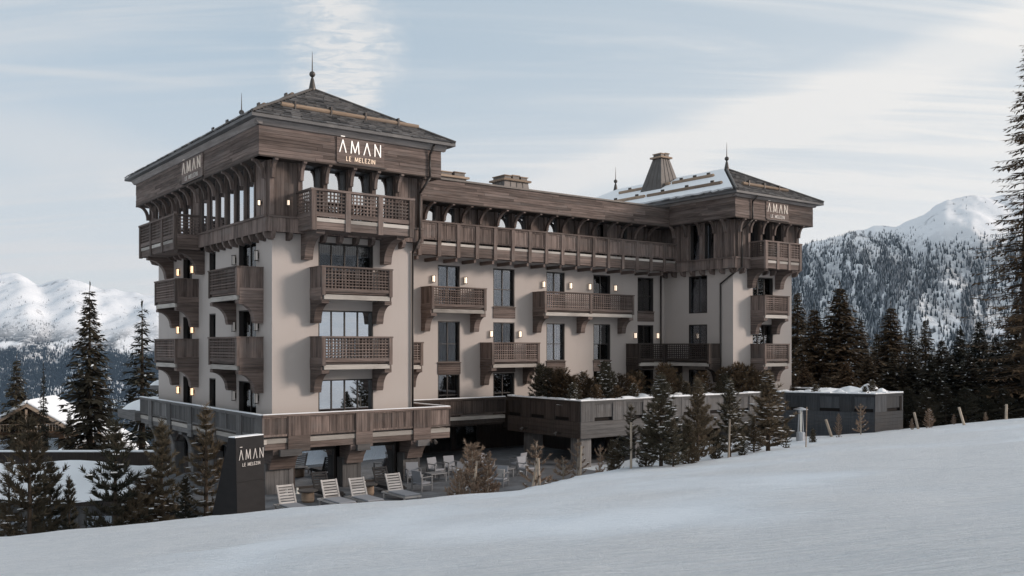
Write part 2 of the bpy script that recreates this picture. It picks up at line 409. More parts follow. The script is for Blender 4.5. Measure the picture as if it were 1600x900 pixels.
# ------------------------------------------------------------------ mountains
def mount_mat(name, forest, line, soft, sxy, fmax=1.0):
    m, nt, b = mat(name, (.1, .1, .1), .85, .1)
    geo = node(nt, 'ShaderNodeNewGeometry'); P = geo.outputs['Position']
    sp = node(nt, 'ShaderNodeSeparateXYZ'); nt.links.new(P, sp.inputs[0])
    big = noise(nt, P, 1 / 900, 6, .6)
    h = math_n(nt, 'ADD', sp.outputs[2], math_n(nt, 'MULTIPLY', math_n(nt, 'SUBTRACT', big, .5), soft * 3.2))
    treeline = smooth(nt, h, line - soft, line + soft, 1, 0)
    chute = noise(nt, scaled(nt, P, sxy), 1.0, 5, .62, .6)
    speck = noise(nt, scaled(nt, P, (1, 1, .55)), 1 / 26, 4, .7)
    dens = math_n(nt, 'MULTIPLY', treeline, smooth(nt, chute, .40, .52))
    f = math_n(nt, 'MULTIPLY', math_n(nt, 'MULTIPLY', dens, fmax), smooth(nt, speck, .36, .5, .35, 1), clamp=True)
    rock = smooth(nt, noise(nt, scaled(nt, P, (1, 1, .6)), 1 / 70, 7, .72), .56, .66, 0, .55)
    c = mixc(nt, rock, (.80, .81, .83), (.20, .20, .21))
    c = mixc(nt, f, c, forest)
    nt.links.new(c, b.inputs['Base Color'])
mount_mat('mountain_far', (.016, .021, .027), 90, 130, (1 / 260, 1 / 500, 1 / 1100))
mount_mat('mountain_near', (.040, .046, .048), 330, 80, (1 / 75, 1 / 160, 1 / 600), .45)
def mountain(name, material, prof, dbase, dridge, zbase, px0, px1, nx, ny, seed, rough, gul):
    px = np.linspace(px0, px1, nx); t = np.linspace(0, 1.25, ny)
    PX, T = np.meshgrid(px, t)
    ridge = np.interp(px, [p[0] for p in prof], [p[1] for p in prof])
    zr = (540 - ridge) / 1445 * dridge + EYE
    ZR = np.broadcast_to(zr, PX.shape)
    d = dbase + (dridge - dbase) * T
    X = (PX - 800) / 1445 * dridge * (.55 + .45 * T) + 0 * d
    shape = np.where(T <= 1, np.power(np.clip(T, 0, 1), .95), 1 - (T - 1) * 1.6)
    g = fbm(X / gul, T * 1.3, seed, 4, .5)
    Z = zbase + (ZR - zbase) * shape + rough * g * np.sin(np.clip(T, 0, 1) * math.pi) ** .7
    Z += rough * .32 * fbm(X / (gul * .3), T * 9, seed + 9, 5, .6) * np.clip(T * 3, 0, 1)
    d = d + rough * .9 * fbm(X / (gul * .8), T * 2.5, seed + 4, 4, .5)
    o = grid_mesh(name, X, d, Z, material)
    return o, X, d, Z, T
left_mtn, lX, lY, lZ, lT = mountain('far_mountain_range', 'mountain_far', [(-500, 470), (-200, 440), (-40, 424), (25, 428), (60, 444), (105, 433), (150, 450), (215, 456), (300, 470), (420, 480), (700, 500), (1100, 470), (1300, 480)],
                                3900, 6500, -560, -700, 1500, 300, 150, 3, 130, 500)
right_mtn, rX, rY, rZ, rT = mountain('forested_mountain', 'mountain_near', [(700, 560), (1000, 480), (1150, 425), (1250, 386), (1330, 361), (1400, 350), (1440, 335), (1480, 313), (1530, 305), (1600, 306), (1750, 285), (2000, 330), (2300, 380)],
                                1850, 2900, -170, 900, 2300, 300, 150, 40, 42, 200)
mat('valley_trees', (.014, .018, .022), .9, .1)
m, nt, b = mat('mountain_trees', (.03, .035, .035), .9, .1)
isl = node(nt, 'ShaderNodeNewGeometry').outputs['Random Per Island']
nt.links.new(mixc(nt, smooth(nt, isl, .3, 1.0, 0, .8), (.022, .026, .027), (.36, .38, .41)), b.inputs['Base Color'])
def cone_forest(name, X, Y, Z, T, n, seed, hmin, hmax, zline, gul, tmax, label, pxr, clo=-.32, material='mountain_trees', zamp=120):
    rng = np.random.default_rng(seed); ny, nx = X.shape
    a = rng.random(n * 5) * (nx - 1.001); c = rng.random(n * 5) * (ny - 1.001) * tmax / 1.25
    i, j = a.astype(int), c.astype(int); fa, fc = a - i, c - j
    def s(A): return (A[j, i] * (1 - fa) + A[j, i + 1] * fa) * (1 - fc) + (A[j + 1, i] * (1 - fa) + A[j + 1, i + 1] * fa) * fc
    x, y, z, t = s(X), s(Y), s(Z), s(T)
    px = 800 + 1445 * x / y
    ch = fbm(px / gul + 1.6 * fbm(px / 70, t * 3.2, 5, 3) - t * 1.5, t * 2.2, seed, 5, .72)
    p = (.10 + .90 * sstep(ch, clo, clo + .26)) * (1 - sstep(z + zamp * fbm(x / (zamp * 2.2), y / (zamp * 2.2), 8, 4), zline - 60, zline + 60) * .985)
    keep = (rng.random(len(x)) < p) & (px > pxr[0]) & (px < pxr[1]); x, y, z = x[keep][:n], y[keep][:n], z[keep][:n]
    k = len(x); h = (hmin + (hmax - hmin) * rng.random(k)) * (1 - .5 * sstep(z, zline - 130, zline + 40)); r = h * (.16 + .07 * rng.random(k)); ro = rng.random(k) * 6.28
    V = np.zeros((k, 5, 3)); V[:, 4] = np.stack([x, y, z + h], -1)
    for q in range(4): V[:, q] = np.stack([x + r * np.cos(ro + q * 1.5708), y + r * np.sin(ro + q * 1.5708), z - 1.5], -1)
    Fc = (np.arange(k) * 5)[:, None, None] + np.array([[0, 1, 4], [1, 2, 4], [2, 3, 4], [3, 0, 4]])[None]
    me = bpy.data.meshes.new(name); me.vertices.add(k * 5); me.vertices.foreach_set('co', V.astype(np.float32).ravel())
    me.loops.add(k * 12); me.loops.foreach_set('vertex_index', Fc.astype(np.int32).ravel())
    me.polygons.add(k * 4); me.polygons.foreach_set('loop_start', np.arange(0, k * 12, 3, dtype=np.int32)); me.update(calc_edges=True)
    me.materials.append(M[material])
    o = bpy.data.objects.new(name, me); col.objects.link(o); o['kind'] = 'stuff'; tag(o, label, 'forest')
cone_forest('mountain_forest', rX, rY, rZ, rT, 46000, 3, 7.5, 17, 345, 20, 1.05, 'snow dusted conifer forest covering the steep mountain behind the hotel', (1180, 1720), .0)
cone_forest('valley_forest', lX, lY, lZ, lT, 36000, 5, 14, 26, 20, 60, .9, 'dark conifer forest on the lower slopes of the snowy range', (-120, 420), -.45, 'valley_trees', 330)

# ------------------------------------------------------------------ hotel
hotel = empty('hotel_building', W(0, 0, 0), ROT)
tag(hotel, 'large alpine hotel with beige plaster walls, weathered timber balconies and slate roofs', 'hotel')
TF = Fr((0, 0), (1, 0), (0, -1))               # near tower, front
TL = Fr((0, 0), (0, 1), (-1, 0))               # near tower, left side
WV = 6.0
WF = Fr((0, WV), (1, 0), (0, -1))              # middle wing, front
U2 = 31.0; T2W = 6.1
RF = Fr((0, 0), (1, 0), (0, -1))               # far tower front (s = u)
RS = Fr((U2, 0), (0, 1), (-1, 0))              # far tower, side towards the wing
T1W, T1D = 7.15, 16.5
PZ = 11.48                                     # top of plaster

def wall(name, fr, s0, s1, t0, t1, holes, material, th=.32, n0=0.0):
    ss = sorted({s0, s1, *[h[0] for h in holes], *[h[1] for h in holes]}); ts = sorted({t0, t1, *[h[2] for h in holes], *[h[3] for h in holes]})
    mb = MB()
    for a, b_ in zip(ss, ss[1:]):
        run = None
        for c, d in zip(ts, ts[1:]):
            inh = any(h[0] - 1e-6 <= a and b_ <= h[1] + 1e-6 and h[2] - 1e-6 <= c and d <= h[3] + 1e-6 for h in holes)
            if inh:
                if run: mb.add([fr.p(a, run[0], n0), fr.p(b_, run[0], n0), fr.p(b_, run[1], n0), fr.p(a, run[1], n0)], [(0, 1, 2, 3)], fr.flip); run = None
            else: run = (run[0], d) if run else (c, d)
        if run: mb.add([fr.p(a, run[0], n0), fr.p(b_, run[0], n0), fr.p(b_, run[1], n0), fr.p(a, run[1], n0)], [(0, 1, 2, 3)], fr.flip)
    for a, b_, c, d in holes:
        q = [(a, c), (b_, c), (b_, d), (a, d)]
        for i in range(4):
            (x0, y0), (x1, y1) = q[i], q[(i + 1) % 4]
            mb.add([fr.p(x0, y0, n0), fr.p(x1, y1, n0), fr.p(x1, y1, n0 - th), fr.p(x0, y0, n0 - th)], [(0, 1, 2, 3)], not fr.flip)
    return mb.build(name, material, hotel)

def window(fr, s0, s1, t0, t1, lights=2, gl='glass_mid', transom=None, curtain=None, n=0.0, depth=1.6, blind=False):
    f = .06; r = .20
    mb = MB()
    e = .004
    mb.box(fr, s0 + e, s0 + f, t0 + e, t1 - e, n - .30, n - .012).box(fr, s1 - f, s1 - e, t0 + e, t1 - e, n - .30, n - .012)
    mb.box(fr, s0 + f, s1 - f, t1 - f, t1 - e, n - .30, n - .012).box(fr, s0 + f, s1 - f, t0 + e, t0 + f, n - .30, n - .012)
    wn = mb.build('window', 'frame_dark', hotel)
    a0, a1 = s0 + f, s1 - f; w_ = (a1 - a0) / lights
    rows = [(t0 + f, t1 - f)] if transom is None else [(t0 + f, transom - .025), (transom + .025, t1 - f)]
    if transom is not None: MB().box(fr, a0, a1, transom - .025, transom + .025, n - r - .03, n - r + .04).build('transom', 'frame_dark', wn)
    for i in range(lights):
        b0, b1 = a0 + i * w_, a0 + (i + 1) * w_
        for c, d in rows:
            pm = MB(); x0 = b0 + (.03 if i else 0); x1 = b1 - (.03 if i < lights - 1 else 0)
            pm.box(fr, x0, x1, c, d, n - r - .012, n - r)
            pm.build('pane', gl, wn)
        if i: MB().box(fr, b0 - .03, b0 + .03, t0 + f, t1 - f, n - r - .03, n - r + .04).build('mullion', 'frame_dark', wn)
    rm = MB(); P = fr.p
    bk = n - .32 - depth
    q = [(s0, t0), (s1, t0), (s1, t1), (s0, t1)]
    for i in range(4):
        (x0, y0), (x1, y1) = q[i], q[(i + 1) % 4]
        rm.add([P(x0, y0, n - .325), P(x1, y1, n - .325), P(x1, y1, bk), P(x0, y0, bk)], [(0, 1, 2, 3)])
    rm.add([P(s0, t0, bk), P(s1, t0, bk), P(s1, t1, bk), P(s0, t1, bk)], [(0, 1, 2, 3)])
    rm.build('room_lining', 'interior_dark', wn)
    if curtain:
        for (c0, c1) in curtain:
            cm = MB(); k = 14; x0, x1 = s0 + (s1 - s0) * c0, s0 + (s1 - s0) * c1
            for i in range(k):
                xa, xb = x0 + (x1 - x0) * i / k, x0 + (x1 - x0) * (i + 1) / k
                na, nb = n - .42 - .05 * (i % 2), n - .42 - .05 * ((i + 1) % 2)
                cm.add([P(xa, t0, na), P(xb, t0, nb), P(xb, t1, nb), P(xa, t1, na)], [(0, 1, 2, 3)])
            cm.build('curtain', 'curtain', wn)
    if blind: MB().box(fr, s0 + f, s1 - f, t1 - .55, t1 - f, n - .30, n - .27).build('blind', 'curtain', wn)
    return wn

def boards(mb, fr, s0, s1, t0, t1, n0, n1, w, vert=True, rnd=.012, gap=.008):
    L = (s1 - s0) if vert else (t1 - t0)
    k = max(1, round(L / w)); w = L / k
    for i in range(k):
        a = (s0 if vert else t0) + i * w; j = random.random() * rnd
        if vert: mb.box(fr, a + gap / 2, a + w - gap / 2, t0, t1, n0, n1 - j)
        else: mb.box(fr, s0, s1, a + gap / 2, a + w - gap / 2, n0, n1 - j)
    return mb

def lattice(mb, fr, s0, s1, t0, t1, n, pitch=.165, pz=.142):
    kx = max(2, round((s1 - s0) / pitch)); kz = max(2, round((t1 - t0) / pz))
    wx, wz = (s1 - s0) / kx * .40, (t1 - t0) / kz * .42
    for i in range(kx + 1):
        c = s0 + (s1 - s0) * i / kx; mb.box(fr, max(s0, c - wx / 2), min(s1, c + wx / 2), t0, t1, n - .045, n - .015)
    for i in range(kz + 1):
        c = t0 + (t1 - t0) * i / kz; mb.box(fr, s0 + .003, s1 - .003, max(t0, c - wz / 2) + .002, min(t1, c + wz / 2) - .002, n - .018, n + .012)
    return mb
def curve_bracket(p_top, p_bot, zt, zb, lip=.16, k=9):
    """side profile (n,t): flat top, concave underside"""
    pts = [(0.0, zt), (p_top, zt), (p_top, zt - lip)]
    for i in range(1, k):
        a = i / k * math.pi / 2
        pts.append((p_bot + (p_top - p_bot - .03) * (1 - math.sin(a)), zb + .12 + (zt - lip - zb - .12) * math.cos(a)))
    pts += [(p_bot, zb + .12), (p_bot - .05, zb), (0.0, zb)]
    return pts

def balcony(fr, s0, s1, p, rail, brs, panels=1, name='balcony', left=True, right=True, bw=.36, wdrop=1.0, dark=False):
    """lattice fronted balcony: fr wall plane, brs = centre lines of the brackets"""
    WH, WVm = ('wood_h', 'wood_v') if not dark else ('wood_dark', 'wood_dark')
    z = lambda d: rail - d
    b_ = MB().box(fr, s0 + .10, s1 - .10, z(1.22), z(1.10), 0, p - .10).build(name, WH, hotel)
    MB().box(fr, s0 - .03, s1 + .03, z(.07), rail, p - .14, p + .04).build('rail', WH, b_)
    pw = .17
    n_ = panels; pos = [s0 + pw / 2 + (s1 - s0 - pw) * i / n_ for i in range(n_ + 1)]
    for c in pos: MB().box(fr, c - pw / 2, c + pw / 2, z(1.30), z(.072), p - .10, p + .02).build('post', WVm, b_)
    for a, c in zip(pos, pos[1:]):
        a, c = a + pw / 2, c - pw / 2
        lattice(MB(), fr, a, c, z(1.0), z(.075), p - .03).build('lattice', WVm, b_, stuff=True)
        MB().box(fr, a + .002, c - .002, z(1.14), z(1.003), p - .09, p).build('bottom_rail', WH, b_)
    MB().box(fr, s0 + .12, s1 - .12, z(1.48), z(1.27), p - .2, p - .035).build('floor_edge', 'pale_wood', b_)
    for on, sx, dr in ((left, s0, 1), (right, s1, -1)):
        if not on: continue
        sf = Fr(fr.p(sx, 0, 0)[:2], fr.N, tuple(-dr * q for q in fr.S))
        boards(MB(), sf, .0, p - .105, z(.95), z(.03), -.06, 0, .15).build('side_panel', WVm, b_)
        boards(MB(), sf, .0, p - .105, z(1.5), z(.953), -.10, .012, .137, vert=False).build('side_panel', WH, b_)
        MB().box(sf, 0, p - .15, z(.028), rail - .002, -.09, .03).build('rail', WH, b_)
    for c in brs:
        mb = MB().prism_nt(fr, curve_bracket(p - .06, .42, z(1.5), z(2.52)), c - bw / 2, c + bw / 2)
        mb.build('bracket', 'wood_h' if not dark else 'wood_dark', b_)
    return b_

def top_balcony(fr, s0, s1, p, n0, rail, brs):
    z = lambda d: rail - d
    b_ = MB().box(fr, s0 + .06, s1 - .06, z(1.74), z(1.30), n0, p - .06).build('balcony', 'wood_h', hotel)
    MB().box(fr, s0 - .04, s1 + .04, z(.09), rail, p - .16, p + .05).build('rail', 'wood_h', b_)
    k = 3; pw = .24; pos = [s0 + pw / 2 + (s1 - s0 - pw) * i / k for i in range(k + 1)]
    for c in pos: MB().box(fr, c - pw / 2, c + pw / 2, z(1.80), z(.092), p - .12, p + .03).build('post', 'wood_v', b_)
    for a, c in zip(pos, pos[1:]):
        a, c = a + pw / 2, c - pw / 2
        lattice(MB(), fr, a, c, z(1.02), z(.10), p - .03).build('lattice', 'wood_v', b_, stuff=True)
        MB().box(fr, a + .002, c - .002, z(1.20), z(1.024), p - .10, p).build('bottom_rail', 'wood_h', b_)
        MB().box(fr, a + .002, c - .002, z(1.42), z(1.26), p - .14, p - .02).build('floor_edge', 'pale_wood', b_)
        boards(MB(), fr, a + .002, c - .002, z(1.76), z(1.43), p - .058, p - .03, .165, vert=False).build('lower_boards', 'wood_h', b_)
    for sx, dr in ((s0, 1), (s1, -1)):
        sf = Fr(fr.p(sx, 0, 0)[:2], fr.N, tuple(-dr * q for q in fr.S))
        lattice(MB(), sf, n0, p - .125, z(1.02), z(.10), -.02).build('lattice', 'wood_v', b_, stuff=True)
        MB().box(sf, n0, p - .125, z(1.20), z(1.024), -.1, .0).build('bottom_rail', 'wood_h', b_)
        boards(MB(), sf, n0, p - .125, z(1.76), z(1.21), -.055, -.02, .137, vert=False).build('lower_boards', 'wood_h', b_)
        MB().box(sf, n0, p - .165, z(.088), rail - .002, -.1, .04).build('rail', 'wood_h', b_)
    for c in brs:
        MB().prism_nt(fr, curve_bracket(p - .25, .42, z(1.745), z(2.95)), c - .2, c + .2).build('bracket', 'wood_h', b_)
    return b_

# ---- near tower: plaster walls with their openings
L3, L2, L1 = 11.2, 8.11, 4.95                  # window heads
F3, F2, F1 = 8.9, 5.8, 2.7                     # floors
wf = [(2.2, 5.0, F3, L3), (2.2, 5.0, F2, L2), (2.2, 5.0, F1, L1)]
wall('front_wall', TF, 0, T1W, 2.3, PZ, wf, 'plaster')
wl = [(1.8, 3.95, F3, 11.3), (1.8, 3.95, F2, 8.15), (1.8, 3.95, F1, 4.85), (7.05, 7.98, F3 + .7, L3), (7.05, 7.98, F2 + .7, L2), (7.05, 7.98, F1 + .7, 4.87),
      (10.65, 12.1, F3, L3), (10.65, 12.1, F2, 8.05), (10.65, 12.1, F1, 4.85)]
wall('side_wall', TL, 0, T1D, 2.3, PZ, wl, 'plaster')
RT = Fr((T1W, 0), (0, 1), (1, 0)); wall('side_wall', RT, 0, WV + .0, 0, 15.0, [], 'plaster')
BK = Fr((0, T1D), (1, 0), (0, 1)); wall('back_wall', BK, 0, T1W, 0, 15.0, [], 'plaster')
window(TF, *wf[0], lights=4, gl='glass_plain', blind=True, curtain=[(.0, .1)])
window(TF, *wf[1], lights=4, gl='glass_coated', transom=None)
window(TF, *wf[2], lights=4, gl='glass_coated')
for i, h in enumerate(wl):
    if i < 3: window(TL, *h, lights=2, gl='glass_plain', curtain=[(.0, .22)] if i else [(.0, .15)])
    elif i < 6: window(TL, *h, lights=1, gl='glass_plain', curtain=[(.1, .9)])
    else: window(TL, *h, lights=2, gl='glass_plain')
for rl in (10.03, 6.92):
    balcony(TF, 1.79, 5.32, 1.24, rl, (1.98, 5.13))
    balcony(TL, .95, 4.62, 1.2, rl - .02, (1.14, 4.43))
    balcony(TL, 9.55, 13.1, 1.2, rl - .06, (9.74, 12.91))

# ---- upper timber storey, shared builder
def planks(fr, s0, s1, t0, t1, n0, n1, rows, seg, parent):
    h = (t1 - t0) / rows
    for r_ in range(rows):
        k = max(1, round((s1 - s0) / seg)); cuts = [s0] + sorted(s0 + (s1 - s0) * (i + (random.random() - .5) * .5) / k for i in range(1, k)) + [s1]
        for a, c in zip(cuts, cuts[1:]):
            MB().box(fr, a + .003, c - .003, t0 + r_ * h + .005, t0 + (r_ + 1) * h - .005, n0, n1 - random.random() * .014).build('plank', 'wood_h', parent)

def arc_strut(fr, c, w, n_in, n_out, zt, zb, parent):
    """curved bracket between post and fascia: an arc band, convex upwards"""
    k = 8; outer, inner = [], []
    for i in range(k + 1):
        a = i / k * math.pi / 2
        outer.append((n_in + (n_out - n_in) * (1 - math.cos(a)), zb + (zt - zb) * math.sin(a)))
        inner.append((n_in + .17 + (n_out - n_in - .17) * (1 - math.cos(a)), zb + (zt - .13 - zb) * math.sin(a)))
    pts = inner + [(n_out, zt)] + list(reversed(outer[:-1]))
    MB().prism_nt(fr, pts, c - w / 2, c + w / 2).build('bracket', 'wood_v', parent)

def timber_storey(fr, s0, s1, posts, wins, apron=(11.46, 12.08), zt=14.6, n=.35, gl='glass_coated', corb=.85, sill=12.1, skip=(), gd=.33, pp=.13, pw=.2):
    """vertical boarding with openings (wins) between posts, apron band and corbels below"""
    holes = sorted(wins)
    st = MB().box(fr, s0, s1, apron[1], apron[1] + .09, n - .2, n + .16).build('sill_band', 'wood_h', hotel)
    e = s0
    for h in holes + [(s1, s1)]:
        if h[0] - e > .05:
            boards(MB(), fr, e, h[0], apron[1] + .09, zt + .1, n - .06, n, .19).build('boarding', 'wood_v', hotel, stuff=True)
        e = h[1]
    boards(MB(), fr, s0, s1, apron[0], apron[1], n + .0, n + .1, .2).build('apron_boarding', 'wood_v', hotel, stuff=True)
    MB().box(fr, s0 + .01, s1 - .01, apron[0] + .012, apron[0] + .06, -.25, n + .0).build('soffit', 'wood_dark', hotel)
    for a, c in holes:
        mb = MB().box(fr, a, a + .05, sill, zt, n - .5, n - .07).box(fr, c - .05, c, sill, zt, n - .5, n - .07).box(fr, a + .05, c - .05, zt - .08, zt, n - .5, n - .07).box(fr, a + .05, c - .05, sill, sill + .1, n - .5, n - .07)
        w_ = mb.build('window', 'frame_dark', hotel)
        MB().box(fr, a + .05, c - .05, sill + .1, zt - .08, n - gd, n - gd + .012).build('pane', gl, w_)
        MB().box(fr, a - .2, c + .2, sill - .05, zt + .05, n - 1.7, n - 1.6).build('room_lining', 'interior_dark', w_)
    for c in posts:
        po = MB().box(fr, c - pw / 2, c + pw / 2, apron[1] + .09, zt + .02, n - .05, n + pp).build('post', 'wood_v', hotel)
        arc_strut(fr, c, .15, n + pp, 1.0, zt - .015, zt - .85, po)
    k = int((s1 - s0) / corb)
    for i in range(k + 1):
        c = s0 + .25 + (s1 - s0 - .5) * i / max(1, k)
        if any(a <= c <= b_ for a, b_ in skip): continue
        MB().prism_nt(fr, [(0, apron[0]), (n + .08, apron[0]), (n + .08, apron[0] - .1), (n - .02, apron[0] - .27), (.0, apron[0] - .33)], c - .09, c + .09).build('corbel', 'wood_v', hotel)

FZ0, FZ1, FN = 14.6, 15.86, 1.0
pF = [-.2, 1.12, 2.32, 3.55, 4.78, 6.02, 7.3]
timber_storey(TF, -.35, T1W + .35, pF, [(1.22, 2.2), (2.44, 3.43), (3.67, 4.66), (4.9, 5.9)], skip=((1.2, 2.2), (4.9, 5.9)))
pL = [-.2 + i * 1.22 for i in range(0, 15)]
timber_storey(TL, -.349, T1D + .35, pL, [(a + .1, a + 1.12) for i, a in enumerate(pL[:-1]) if i not in (0, 7, 10, 13)], skip=((8.0, 8.9), (13.6, 14.6)), gd=.085, pp=.05, pw=.15)
for fr, s0, s1 in ((TF, -FN, T1W + FN), (TL, -FN + .03, T1D + FN)):
    fb = MB().box(fr, s0 + .05, s1 - .05, FZ0, FZ1, FN - .16, FN - .06).build('fascia', 'wood_h', hotel)
    planks(fr, s0, s1, FZ0, FZ1, FN - .06, FN, 8, 3.6, fb)
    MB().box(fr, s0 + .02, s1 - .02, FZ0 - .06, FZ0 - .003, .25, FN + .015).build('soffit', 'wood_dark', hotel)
    MB().prism_nt(fr, [(FN - .1, FZ1 + .003), (FN + .06, FZ1 + .003), (FN + .22, FZ1 + .2), (FN + .26, FZ1 + .3), (FN - .1, FZ1 + .3)], s0 - .2, s1 + .2).build('cornice', 'cornice_wood', hotel)
for fr, s0, s1 in ((Fr((T1W, 0), (0, 1), (1, 0)), -FN + .03, T1D + FN), (Fr((0, T1D), (1, 0), (0, 1)), -FN, T1W + FN)):
    MB().box(fr, s0 + .02, s1 - .02, FZ0 - .05, FZ1 + .3, .2, FN).build('fascia', 'wood_h', hotel)
top_balcony(TF, 1.0, 6.1, 1.85, .35, 13.28, (1.55, 5.55))
top_balcony(TL, 8.3, 14.5, 1.62, .35, 13.1, (8.85, 13.9))

# ---- hipped roofs
EO = 1.5; EZ = 16.22
def hip_roof(u0, u1, v0, v1, ze, rise, name):
    """eave rectangle at ze; ridge parallel to v"""
    hw = (u1 - u0) / 2; cu = (u0 + u1) / 2
    a, b_ = (cu, v0 + hw, ze + rise), (cu, v1 - hw, ze + rise)
    c = [(u0, v0, ze), (u1, v0, ze), (u1, v1, ze), (u0, v1, ze)]
    lo = [(p[0], p[1], ze - .14) for p in c]
    mb = MB(); mb.add(c + [a, b_] + lo, [(0, 1, 4), (1, 2, 5, 4), (2, 3, 5), (3, 0, 4, 5), (6, 7, 1, 0), (7, 8, 2, 1), (8, 9, 3, 2), (9, 6, 0, 3), (9, 8, 7, 6)])
    rf = mb.build(name, 'slate', hotel)
    return rf, a, b_, hw
def slates(parent, o, S, U, width, length, tri, ew=.42, eh=.29):
    """o eave corner, S unit along the eave, U unit up the slope; tri(t) = (smin, smax) at slope distance t"""
    o, S, U = Vector(o), Vector(S), Vector(U); N = S.cross(U).normalized()
    if N.z < 0: N = -N
    mb = MB(); rows = int(length / eh)
    for r_ in range(rows):
        t = r_ * eh; lo, hi = tri(t + eh * .5); x = lo - random.random() * ew
        while x < hi:
            w = ew * (.7 + .6 * random.random()); x0, x1 = max(x, lo), min(x + w - .012, hi)
            if x1 - x0 > .05:
                t0 = t - .04 * random.random(); t1 = t + eh * 1.25
                h0, h1 = .065 + .03 * random.random(), .012
                p = [o + S * x0 + U * t0 + N * h0, o + S * x1 + U * t0 + N * (h0 + .006 * random.random()), o + S * x1 + U * t1 + N * h1, o + S * x0 + U * t1 + N * h1]
                q = [o + S * x0 + U * t0 + N * (h0 - .055), o + S * x1 + U * t0 + N * (h0 - .055)]
                mb.add([tuple(k) for k in p + q], [(0, 1, 2, 3), (4, 5, 1, 0)])
            x += w
    return mb.build('slates', 'slate', parent, stuff=True)
def finial(parent, p, s=1.0):
    MB().lathe(p, [(.20 * s, -.15), (.17 * s, .1), (.09 * s, .5 * s), (.05 * s, .62 * s), (.04 * s, .66 * s)], 10).build('finial', 'finial_metal', parent, smooth=True)
    q = (p[0], p[1], p[2] + .78 * s)
    MB().lathe(q, [(.02 * s, -.15 * s)] + [(.15 * s * math.sin(a), -.15 * s * math.cos(a)) for a in [i * math.pi / 8 for i in range(1, 8)]] + [(.02 * s, .15 * s)], 12).build('finial_ball', 'finial_metal', parent, smooth=True)
    MB().lathe((p[0], p[1], p[2] + .92 * s), [(.035 * s, 0), (.012 * s, .9 * s), (.004, 1.0 * s)], 6).build('finial_spike', 'finial_metal', parent)
def guard_log(parent, a, b_, r=.105, nb=3):
    a, b_ = Vector(a), Vector(b_)
    lg = MB().tube(a, b_, r, r * .93, 10).build('snow_guard_log', 'log', parent, smooth=False)
def log_hooks(parent, a, b_, nb=3, r=.105):
    a, b_ = Vector(a), Vector(b_)
    for i in range(nb):
        c = a.lerp(b_, (i + .35) / nb)
        MB().box(Fr((c.x, c.y), (1, 0), (0, -1)), -.035, .035, c.z - r - .06, c.z + r + .12, -r - .02, r + .02).build('log_hook', 'pipe_metal', parent)

RISE1 = 2.85
rf1, ap1, bp1, hw1 = hip_roof(-EO, T1W + EO, -EO, T1D + EO, EZ, RISE1, 'roof')
sl = math.hypot(hw1, RISE1)
slates(rf1, (-EO, -EO, EZ), (1, 0, 0), (0, hw1 / sl, RISE1 / sl), 2 * hw1, sl, lambda t: (t / sl * hw1, 2 * hw1 - t / sl * hw1))
Lr = T1D + 2 * EO
slates(rf1, (-EO, -EO, EZ), (0, 1, 0), (hw1 / sl, 0, RISE1 / sl), Lr, sl, lambda t: (t / sl * hw1, Lr - t / sl * hw1))
finial(rf1, ap1); finial(rf1, bp1)
def on_slope_front(u0r, f, v0, ze, hw, rise, lift=.14): return v0 + hw * f, ze + rise * f + lift
vv, zl = on_slope_front(0, .26, -EO, EZ, hw1, RISE1)
guard_log(rf1, (.35, vv, zl), (7.35, vv, zl)); log_hooks(rf1, (.35, vv, zl), (7.35, vv, zl), 4)
zl2 = EZ + RISE1 * .26 + .14; uu = -EO + hw1 * .26
guard_log(rf1, (uu, .4, zl2), (uu, 8.2, zl2)); guard_log(rf1, (uu, 8.5, zl2), (uu, 16, zl2)); log_hooks(rf1, (uu, .4, zl2), (uu, 8.2, zl2), 4)
zl3 = EZ + RISE1 * .66 + .14; uu = -EO + hw1 * .66
guard_log(rf1, (uu, 2.0, zl3), (uu, 6.5, zl3)); log_hooks(rf1, (uu, 2.0, zl3), (uu, 6.5, zl3), 2)
for (q0, q1) in (((-EO, -EO, EZ), ap1), ((T1W + EO, -EO, EZ), ap1)):
    MB().tube(Vector(q0) + Vector((0, 0, .06)), Vector(q1) + Vector((0, 0, .06)), .07, .07, 6).build('hip_cap', 'zinc', rf1)
# gutters and downpipes
def pipe(pts, r=.055, parent=hotel, name='downpipe', material='pipe_metal'):
    mb = MB()
    for a, c in zip(pts, pts[1:]): mb.tube(a, c, r, r, 8)
    for a in pts[1:-1]: mb.lathe((a[0], a[1], a[2]), [(.01, -r * 1.05), (r * .9, -r * .5), (r * 1.05, 0), (r * .9, r * .5), (.01, r * 1.05)], 8)
    return mb.build(name, material, parent, smooth=True)
pipe([(T1W + .45, -FN - .3, EZ - .1), (T1W + .3, -FN - .09, FZ1 - .25), (T1W + .3, -FN - .09, FZ0 - .1), (T1W + .02, -.62, FZ0 - .8), (T1W + .02, -.62, 11.6), (T1W - .06, -.1, 11.0), (T1W - .06, -.1, 2.4)])

